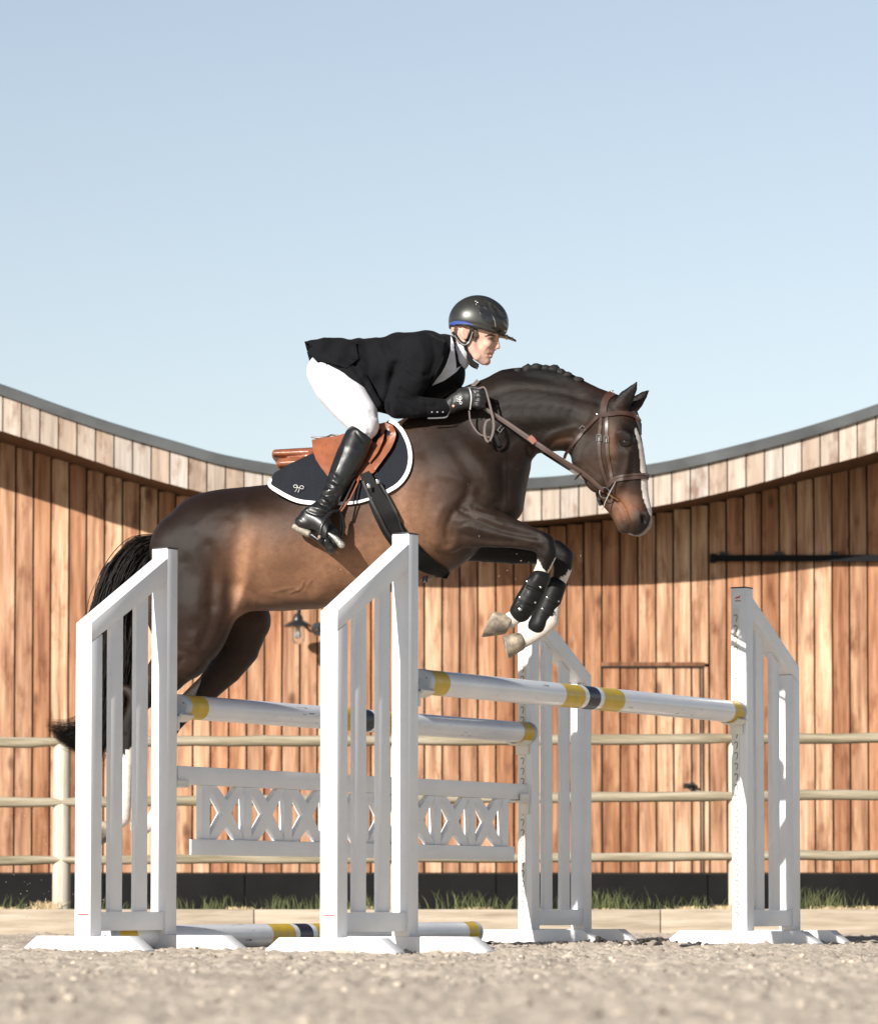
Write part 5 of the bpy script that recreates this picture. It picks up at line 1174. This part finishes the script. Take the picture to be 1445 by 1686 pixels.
for s_ in (-1, 1):
    bd.ell(P(764, 549, HY(764)+s_*.080), .018, .010, .030, .006, rot=.25); bd.ell(P(766, 548, HY(764)+s_*.090), .010, .006, .019, .004, 'sub', rot=.25)
V, Fq = bd.mesh(); V = smooth_mesh(V, Fq, 1); N = vnormals(V, Fq)
V = sculpt(V, N, [([(798,583),(804,583.5),(813,583)], 1.2, -.0028), ([(790,560),(786,580),(792,590)], 6, -.002), ([(802,552.5),(808,552),(814,555)], 1.6, .002), ([(804,573),(800,580)], 2, -.0015), ([(764,553),(766,545)], 1.2, .001)], 1)
N = vnormals(V, Fq); px, py = proj(V); T_ = np.repeat(np.array([[.62,.395,.31]]), len(V), 0)
def bl_(w_, c): 
    global T_
    w_ = np.clip(w_, 0, 1)[:, None]; T_ = T_*(1-w_)+np.array(c)*w_
bl_(.35*G(px,py,800,571,10,7,.3), (.60,.27,.21)); bl_(.5*G(px,py,818,572,5,5), (.60,.26,.20)); bl_(.6*G(px,py,809,583.5,5,2.4), (.40,.17,.14)); bl_(.3*G(px,py,764,549,8,12), (.62,.27,.2))
bl_(.85*np.exp(-(seg_dist(px,py,[(799,553.5),(806,551.5),(814,554)])/1.8)**2), (.09,.05,.032)); bl_(.7*G(px,py,807,558.5,6,3.5), (.22,.12,.09))
pbody = mesh_obj('body', V, Fq, M_SKIN, person, smooth=True, world=True); vcol(pbody, 'tone', T_)
PBV = BVHTree.FromPolygons([Vector(v) for v in V], Fq.tolist())
for s_ in (-1, 1):
    l, n = cast(PBV, 809, 560); yy = (l.y if s_ < 0 else 2*HY(809)-l.y)
    c = P(808, 558.5, yy-s_*.001); m = MB(); m.add([(c.x+v[0]*.0090, c.y+v[1]*.0085, c.z+v[2]*.0056) for v in IV], [tuple(f) for f in IF])
    m.build('eye', basic('eye', (.05,.04,.035), .12, .1, 10, coat=.6), person, smooth=True, ang=180, world=True)
for s_ in (-1, 1):
    m = MB(); ly = lambda x, y: (lambda q_: (q_.y if s_ < 0 else 2*HY(x)-q_.y)+s_*.0012)(cast(PBV, x, y)[0])
    m.tube([P(802.5, 558, ly(802.5,558)), P(805.5, 556.0, ly(805.5,556)+s_*.003), P(809.5, 555.4, ly(809,556)+s_*.004), P(812.5, 557, ly(812.5,557)+s_*.003)], [.0008,.0018,.0020,.001], 6)
    m.build('eyelashes', basic('eyelash', (.03,.018,.012), .7), person, smooth=True, world=True)
    m = MB(); m.tube([P(799, 553.5, ly(799,553.5)), P(804, 551.3, ly(804,551.5)+s_*.001), P(810, 551, ly(810,551.5)+s_*.002), P(815, 553, ly(815,553))], [.0008,.0022,.0024,.001], 6)
    m.build('eyebrow', basic('brown eyebrow', (.06,.032,.02), .8), person, smooth=True, world=True)
hs_ = SDF(*box_of(735, 520, 800, 575, 16.9, 17.3), .003)
for s_ in (-1, 1): hs_.chain([hp(784,540,s_*.066,9,.012), hp(783,551,s_*.066,6,.008), hp(781,560,s_*.062,2.5,.004)], .004)
hs_.chain([hp(754,545,0,11,.070), hp(751,557,0,6,.056)], .004)
sdfobj(hs_, 'hair', basic('short brown hair', (.075,.04,.025), .6, .3, 90, .6, 300), person, 1, noise=lambda V: (vn3(V*160)-.5)*.003)
# ---- jacket
def m_cloth(name, col, sheen=.25, rough=.85, bs=900, var=.2, spec=.2):
    t = NT(name); v = t.coord(); n = t.noise(v, 6, 4); t.L(t.ramp(n, [(.3, tuple(c*(1-var) for c in col)), (.7, tuple(c*(1+var) for c in col))]), t.b.inputs['Base Color']); t.set(Roughness=rough)
    t.b.inputs['Sheen Weight'].default_value = sheen; t.b.inputs['Specular IOR Level'].default_value = spec; w_ = t.noise(v, bs, 2); n2 = t.noise(v, 26, 4); t.bump(w_, .12, .001); return t.m
M_JK = m_cloth('black jacket cloth', (.0075,.0075,.009), .02, spec=.08)
jk = SDF(*box_of(495, 530, 785, 705, 16.62, 17.62), .0048)
J = lambda L, k=.02, op='add': jk.chain([hp(*q_) for q_ in L], k, op)
J([(556,583,0,24,.15),(590,592,0,36,.15),(625,603,0,48,.155),(660,603,0,57,.17),(700,598,0,54,.185),(728,590,0,40,.15),(745,585,0,26,.09)], 0)
J([(618,655,0,22,.12),(650,655,0,30,.14),(700,640,0,26,.15),(745,622,0,20,.12)], .04)
J([(510,566,0,4,.12),(535,570,0,12,.145),(560,575,0,18,.15)], .012)                       # tail of the coat
for s_ in (-1, 1):
    J([(512,572,s_*.11,4,.02),(530,592,s_*.14,8,.022),(556,600,s_*.15,14,.03),(590,625,s_*.155,14,.03),(622,668,s_*.15,8,.03)], .012)
    J([(690,578,s_*.165,32,.055),(708,586,s_*.17,30,.05)], .04)
J([(702,586,-.19,31,.062),(686,612,-.215,29,.058),(668,640,-.235,27,.056),(656,664,-.245,22,.050)], .02); J([(656,667,-.245,21.5,.048),(690,671,-.23,17,.045),(736,670,-.205,14.5,.040)], .012)
J([(716,590,.19,30,.062),(722,625,.21,24,.056),(722,645,.22,21,.05),(752,650,.20,16,.042),(785,655,.17,13,.038)], .02)
bdc = lambda L, r_: None
jk.chain([hp(790,558,0,32,.13), hp(767,577,0,24,.13), hp(760,592,0,16,.10)], .006, 'sub')
st_j = [([(668,560),(655,585),(648,620)], 5, -.005), ([(648,600),(640,640),(640,680)], 5, -.008), ([(655,690),(690,690),(735,686)], 2, .001), ([(600,560),(608,600),(600,640)], 7, -.005), ([(590,556),(580,590)], 5, .005), ([(620,560),(635,610),(630,660)], 7, .006),
        ([(575,560),(565,590),(560,600)], 5, -.005), ([(545,565),(540,590)], 5, .004), ([(557,575),(580,600),(612,650)], 5, -.005), ([(572,565),(600,600),(625,655)], 4, .004), ([(712,560),(716,590),(708,630)], 6, -.005), ([(690,560),(700,590),(690,625)], 7, .004), ([(640,560),(648,580)], 5, -.004),
        ([(660,640),(680,655),(690,660)], 3, -.006), ([(665,650),(690,662),(712,664)], 3, .004), ([(655,655),(668,668),(685,678)], 3, -.004), ([(640,660),(650,675)], 3, .003), ([(702,664),(703,684)], 3, -.002), ([(730,555),(726,590),(712,625)], 4, .004), ([(738,556),(733,590),(714,632)], 3, -.004),
        ([(660,600),(680,615),(700,618)], 5, -.004), ([(668,612),(690,628),(700,640)], 4, .003), ([(582,585),(592,588)], 3, .004), ([(578,592),(586,598)], 3, -.004)]
o, JB, _, _ = sdfobj(jk, 'jacket', M_JK, person, 2, [(a_, b_, c_*1.6) for a_, b_, c_ in st_j], noise=lambda V: (vn3(V*np.array([16,8,9]))-.5)*.010+(vn3(V*38)-.5)*.0025, bv=True)
strap('cuff', [(704,688.5),(722,688),(735,686),(741,676)], 2.2, basic('cuff piping', (.10,.10,.11), .5), person, JB, .003, .003)
strap('lapel', [(738,556),(736,575),(730,595),(721,613),(709,633)], [7,9,11,10,3], M_JK, person, JB, .007, .006, True)
for x_ in (711, 720, 729):
    l, n = cast(JB, x_, 678.5); m = MB(); m.add([(l.x+v[0]*.0035, l.y-.002+v[1]*.002, l.z+v[2]*.0035) for v in IV1], [tuple(f) for f in IF1]); m.build('sleeve_button', basic('button', (.35,.35,.36), .3), person, smooth=True, world=True)
M_SHT = m_cloth('white shirt cotton', (.62,.63,.68), .05, .7)
shs = SDF(*box_of(705, 550, 790, 650, 16.9, 17.35), .0035)
shs.chain([hp(716,622,0,14,.085), hp(740,606,0,17,.08), hp(752,596,0,17,.072)], 0)
shs.chain([hp(750,590,0,24,.070), hp(757,578,0,25.5,.069)], .01); 
shs.chain([hp(790,552,0,30,.050), hp(760,573,0,23,.0625), hp(755,585,0,18,.062)], .002, 'sub')
o, SB, _, _ = sdfobj(shs, 'shirt', M_SHT, person, 1, bv=True)
patch('collar', [(742,552),(746,562),(748,575),(749.5,588),(751,600),(751,609),(743,610.5),(735,610),(732.5,602),(738,589),(741.5,576)], M_SHT, person, JB, .012, .003, lambda x, y: -.094, True, 3)
patch('shirt_front', [(733,600),(742,606),(752,606),(759,602),(752,611),(742,619),(730,627),(711,635),(720,622)], M_SHT, person, JB, .008, .003, None, True, 3)
emblem('collar_emblem', 743, 589, 2.6, 1.4, basic('grey stitch', (.12,.13,.16), .6), person, lambda x, y: HY(743)-.097, .0006)
# ---- breeches
M_BR = m_cloth('white breeches', (.64,.64,.67), .15, .75, 700, .03)
bs = SDF(*box_of(495, 575, 640, 740, 16.72, 17.66), .0048)
for s_ in (-1, 1): bs.chain([hp(537,612,s_*.07,33,.105), hp(553,636,s_*.11,35.5,.10), hp(574,660,s_*.155,35,.092), hp(592,683,s_*.195,30,.082), hp(599,700,s_*.215,25,.072), hp(594,716,s_*.24,19,.058), hp(586,735,s_*.26,17,.052)], .03)
sdfobj(bs, 'breeches', M_BR, person, 2, [([(512,600),(520,625),(540,650)], 6, .003), ([(520,600),(545,630),(575,650)], 3, -.003), ([(515,622),(545,650),(560,672)], 3, -.0025), ([(585,665),(600,680),(618,688)], 2.5, -.004), ([(566,640),(590,668),(606,676)], 3, .003), ([(598,690),(608,705),(604,722)], 4, -.003), ([(570,610),(592,650),(612,685)], 4, -.002), ([(532,607),(545,602),(560,612)], 3, -.003), ([(575,695),(590,700),(605,702)], 3, -.002), ([(580,706),(595,712),(610,712)], 2.5, .002)], noise=lambda V: (vn3(V*14)-.5)*.004)
patch('coat_tail', [(501,562),(530,558),(560,557),(585,562),(590,590),(570,606),(551,600),(541,597),(531,605),(518,592),(505,577),(518,570)], M_JK, person, JB, .012, .004, lambda x, y: -.165, True, 4, relief=lambda x, y: .006*math.sin((x+y*.4)*.16))
# ---- tall boots
def tall(s_):
    w0 = SDF(*box_of(470, 690, 625, 925, 16.62 if s_ < 0 else 17.3, 17.0 if s_ < 0 else 17.75), .0042)
    Q = lambda L, k=.012, op='add': w0.chain([hp(x, y, s_*d, r, w_) for x, y, d, r, w_ in L], k, op)
    Q([(590,722,.262,24,.066),(580,746,.285,25,.066),(566,775,.31,22.5,.060),(553,802,.335,18.5,.052),(541,824,.36,16,.045),(531,840,.375,17,.044)], 0)
    Q([(531,840,.375,17,.044),(513,855,.385,17,.040),(500,862,.39,15,.038)], .015)
    Q([(513,850,.385,18,.042),(532,866,.40,16,.042),(546,884,.405,15,.042),(551,893,.405,12,.038)], .015)
    # cut the slanted top
    a = P(566, 700, 17); b = P(606, 729, 17); d = (b-a); w0.half(P(583, 706, 17), (-d.z*-1 if False else -d.z, 0, d.x), .004)
    st_ = [([(524,800),(535,808),(552,806)], 3, .005), ([(520,808),(534,816),(550,814)], 2.6, -.006), ([(518,818),(530,822),(540,830)], 3, .006), ([(522,826),(535,832),(548,828)], 2.4, -.006), ([(510,834),(524,838),(538,842)], 3, .005), ([(506,842),(520,847),(536,848)], 2.4, -.005),
           ([(545,785),(556,797),(566,790)], 3, -.004), ([(540,775),(552,786)], 4, .005), ([(536,792),(548,800),(560,800)], 3, .004), ([(570,706),(566,740),(548,790)], 2.2, .0015), ([(586,712),(598,728)], 2.4, -.002), ([(488,852),(505,866),(515,880)], 3, .002), ([(530,790),(540,778)], 3, -.003)]
    o, bv, V, Fq = sdfobj(w0, 'riding_boot', M_BLK, person, 1, st_, noise=lambda V: (vn3(V*30)-.5)*.003, bv=True)
    so = SDF(*box_of(470, 850, 590, 925, 16.62 if s_ < 0 else 17.3, 17.0 if s_ < 0 else 17.75), .004)
    so.chain([hp(486,868,s_*.388,5.5,.036), hp(497,873.5,s_*.388,6.5,.038), hp(508,879,s_*.388,6,.038)], 0)
    sdfobj(so, 'boot_heel', basic('worn boot sole', (.34,.31,.25), .85, .4, 60, .6, 200), o, 1)
    so = SDF(*box_of(500, 860, 590, 935, 16.62 if s_ < 0 else 17.3, 17.0 if s_ < 0 else 17.75), .004)
    so.chain([hp(514,882,s_*.395,5,.034), hp(528,892,s_*.40,5,.036), hp(540,903,s_*.405,5,.036)], 0)
    sdfobj(so, 'boot_sole', M_RUB, o, 1)
    for ch in o.children: ch.location = (0, 0, 0)
    return bv
tall(1); TB = tall(-1)
# ---- stirrups
def stirrup(s_):
    r = empty('stirrup', tuple(P(548, 900, HY(548)+s_*.42))); tag(r, 'black stirrup iron round the rider '+('nearer boot' if s_ < 0 else 'farther boot, hidden behind the horse'), 'stirrup', 'stirrups hanging from the saddle')
    D_ = lambda x, y, d: P(x, y, HY(548)+s_*d)
    m = MB(); m.tube([D_(558,840,.40), D_(546,843,.445), D_(535,853,.47), D_(529,868,.48), D_(526,884,.475), D_(527,893,.46), D_(533,899,.45)], [.006,.007,.008,.008,.008,.007,.005], 10)
    m.build('frame', M_RUB, r, smooth=True, world=True)
    m = MB(); m.tube([D_(558,840,.40), D_(563,852,.375), D_(565,868,.36), D_(562,885,.35), D_(556,898,.355)], [.006,.010,.012,.010,.006], 10); m.build('frame', M_RUB, r, smooth=True, world=True)
    sd_ = SDF(*box_of(515, 860, 580, 925, 16.62 if s_ < 0 else 17.3, 17.0 if s_ < 0 else 17.75), .004)
    sd_.chain([hp(537,892,s_*.445,8,.03), hp(545,903,s_*.42,9.5,.04), hp(551,898,s_*.40,8,.04)], 0); sdfobj(sd_, 'tread', M_RUB, r, 1)
    sd_ = SDF(*box_of(530, 860, 590, 915, 16.62 if s_ < 0 else 17.3, 17.0 if s_ < 0 else 17.75), .003)
    sd_.chain([hp(541,878,s_*.462,1.5,.006), hp(552,886,s_*.462,4.5,.010), hp(562,897,s_*.455,6,.012)], 0); sdfobj(sd_, 'tread_insert', basic('brushed tread insert', (.5,.49,.44), .35, .5, 120, .5, 200, metal=.7), r, 1)
    m = MB(); c = D_(525.5, 884, .49); m.add([(c.x+v[0]*.007, c.y+v[1]*.003, c.z+v[2]*.009) for v in IV1], [tuple(f) for f in IF1]); m.build('release_pin', basic('pin', (.3,.22,.18), .4), r, smooth=True, world=True)
    for dx in (0, 7):
        m = MB(); a = [D_(594+dx*.3,768,.30), D_(582+dx,795,.345), D_(570+dx,820,.385), D_(558+dx*.5,842,.402)]
        m.tube(a, .0042, 8); m.build('stirrup_leather', M_BRL if dx else M_BRD, r, smooth=True, world=True)
stirrup(-1)
# ---- gloves
def glove(s_):
    g = SDF(*box_of(735, 630, 812, 695, *( (16.66, 17.0) if s_ < 0 else (17.1, 17.45))), .0030)
    dY = .0; X_ = 0 if s_ < 0 else 14
    U = lambda L, k=.006, op='add': g.chain([hp(x+X_, y, s_*d, r, w_) for x, y, d, r, w_ in L], k, op)
    U([(741,668,.205,13.5,.033),(750,662,.20,15,.032),(762,657,.20,17,.032),(776,656,.198,16.5,.030)], 0)
    for (y0, y1, y2, d0, ln) in ((644,645,650,.205,0),(651,652.5,656,.21,1.5),(658.5,660,663,.21,1),(665,667,669,.205,-1)):      # four fingers: knuckle, curl, tip under the palm
        U([(776,y0,.200,5.2,.012),(788+ln,y1,.212,5.0,.0125),(796+ln,y1+1.5,.196,4.6,.012),(795+ln,y2+1,.176,4.2,.011),(785,y2+2,.170,3.8,.010)], .0035)
    U([(758,646,.185,7,.014),(770,641,.175,6,.013),(783,640,.178,5.2,.012),(793,643,.182,4.6,.011)], .005)     # thumb on top
    return sdfobj(g, 'glove', M_GLV, person, 1, [([(772,640),(774,655),(771,674)], 1.5, -.001), ([(748,650),(745,665),(748,678)], 2, -.0015), ([(782,648),(784,668)], 2.5, .002)], noise=lambda V: (vn3(V*60)-.5)*.0015, bv=True)
M_GLV = leather('black riding glove', (.014,.014,.015), .5, .12)
glove(1); go, GB, _, _ = glove(-1)
strap('glove_piping', [(772.5,639),(775,648),(775.5,658),(773.5,674)], 1.6, basic('pale piping', (.55,.55,.52), .5), person, GB, .002, .002)
patch('glove_tab', [(749,651),(761,650),(764,656),(764,666),(750,667),(748,660)], leather('glove tab', (.022,.022,.024), .5, .1), person, GB, .002, .002, None, False, 3)
emblem('glove_emblem', 757, 659, 6.2, 1.5, basic('white glove print', (.85,.85,.85), .4, .02), person, lambda x, y: (lambda l: (l.y if l is not None else HY(x)-.235)-.0045)(cast(GB, x, y)[0]), .0013)
m = MB(); l = cast(GB, 746, 668)[0] or P(746, 668, 16.85); m.add([(l.x+v[0]*.008, l.y+.001+v[1]*.004, l.z+v[2]*.007) for v in IV1], [tuple(f) for f in IF1]); w_o = m.build('wrist_opening', basic('wrist skin', (.60,.34,.25), .5), person, smooth=True, world=True)
# ---- helmet
def m_helm():
    t = NT('helmet shell'); v = t.coord(); t.L(t.ramp(t.noise(v, 900, 2), [(.3, (.030,.030,.028)), (.7, (.075,.075,.068))]), t.b.inputs['Base Color']); t.set(Roughness=.36, Metallic=.55); t.b.inputs['Coat Weight'].default_value = .3; t.b.inputs['Coat Roughness'].default_value = .15; return t.m
he = SDF(*box_of(730, 480, 860, 580, 16.85, 17.33), .0032)
he.ell(P(787, 531, HY(787)), 48.5/scl(17.08), .104, 45.5/scl(17.08), 0, rot=-.12); he.chain([hp(772,528,0,31,.095), hp(803,531,0,33,.092)], .02)
he.half(P(789, 546, 17.05), (-.20, 0, -1), .004)
he.chain([hp(752,553,0,11,.2), hp(772,550,0,9,.2)], .008, 'sub')
he.ell(P(787, 534, HY(787)), 44/scl(17.08), .094, 41/scl(17.08), 0, 'sub', rot=-.12)
ho, HB, _, _ = sdfobj(he, 'helmet', m_helm(), person, 2, [([(789,503),(808,512),(819,536)], 1.3, .0018), ([(803,500),(808,512),(824,520)], 3, -.003), ([(812,503),(822,512),(830,522)], 2.5, -.004), ([(818,512),(828,524),(834,534)], 2.5, -.004), ([(800,494),(816,504),(826,514)], 2, .003), ([(745,528),(790,535),(835,550)], 2.2, -.0015)], bv=True)
ho_l = [0]
def hchild(o): o.parent = ho; o.location = (0, 0, 0); return o
vz = SDF(*box_of(810, 540, 860, 575, 16.85, 17.33), .0028)
vz.chain([hp(822,551,0,4,.078), hp(834,555,0,2.6,.070), hp(843,558,0,2.0,.050), hp(848.5,561,0,1.6,.022)], 0)
hchild(sdfobj(vz, 'visor', M_RUB, person, 1))
hchild(patch('side_vent', [(788,502),(796,506),(806,516),(813,528),(815,537),(806,534),(793,526),(790,514)], M_RUB, person, HB, .0015, .003, None, True, 3))
hchild(strap('vent_trim', [(788.5,501.5),(797,505),(807,515),(814,528),(815.5,538)], 1.4, M_STL, person, HB, .004, .002, True))
hchild(strap('rim_band', [(739,535),(750,531),(765,531),(778,535)], [5,6,4,2], basic('blue rim band', (.035,.07,.26), .3, .1), person, HB, .002, .003, True))
hchild(strap('rim_trim', [(778,535),(795,541),(812,549),(824,554)], 2, M_RUB, person, HB, .002, .003, True))
for (a, b) in ((783.5,496),(786,498),(784,501)):
    l = cast(HB, a, b)[0]; m = MB(); m.add([(l.x+v[0]*.0035, l.y-.001+v[1]*.002, l.z+v[2]*.0035) for v in IV1], [tuple(f) for f in IF1]); hchild(m.build('emblem_dot', M_STL, person, smooth=True, world=True))
l = P(832, 545, HY(832)-.045); m = MB(); m.add([(l.x+v[0]*.006, l.y-.002+v[1]*.004, l.z+v[2]*.0035) for v in IV1], [tuple(f) for f in IF1]); hchild(m.build('front_badge', M_STL, person, smooth=True, world=True))
dh = lambda x, y: -.079
hchild(strap('harness', [(745,546),(752,556),(759,564),(766,566),(771,560),(775,548),(777,536)], [5,5,6,7,7,7,6], M_BLK, person, PBV, .006, .006, True, lambda x, y: np.interp(y, [540, 566], [-.084, -.068])))
hchild(strap('harness_edge', [(748,552),(757,563.5),(765,567.5),(772,562),(778,546)], 1.3, basic('harness edge', (.25,.25,.22), .4), person, PBV, .013, .002, True, lambda x, y: np.interp(y, [540, 566], [-.0915, -.0755])))
hchild(strap('chin_strap', [(765,566),(767,576),(771,588),(778,597),(787,602.5)], [6,5,6,8,7], M_BLK, person, PBV, .005, .006, True, lambda x, y: np.interp(y, [566, 603], [-.070, -.030])))
# small breath of life: the far stirrup hangs on the far side and is not seen
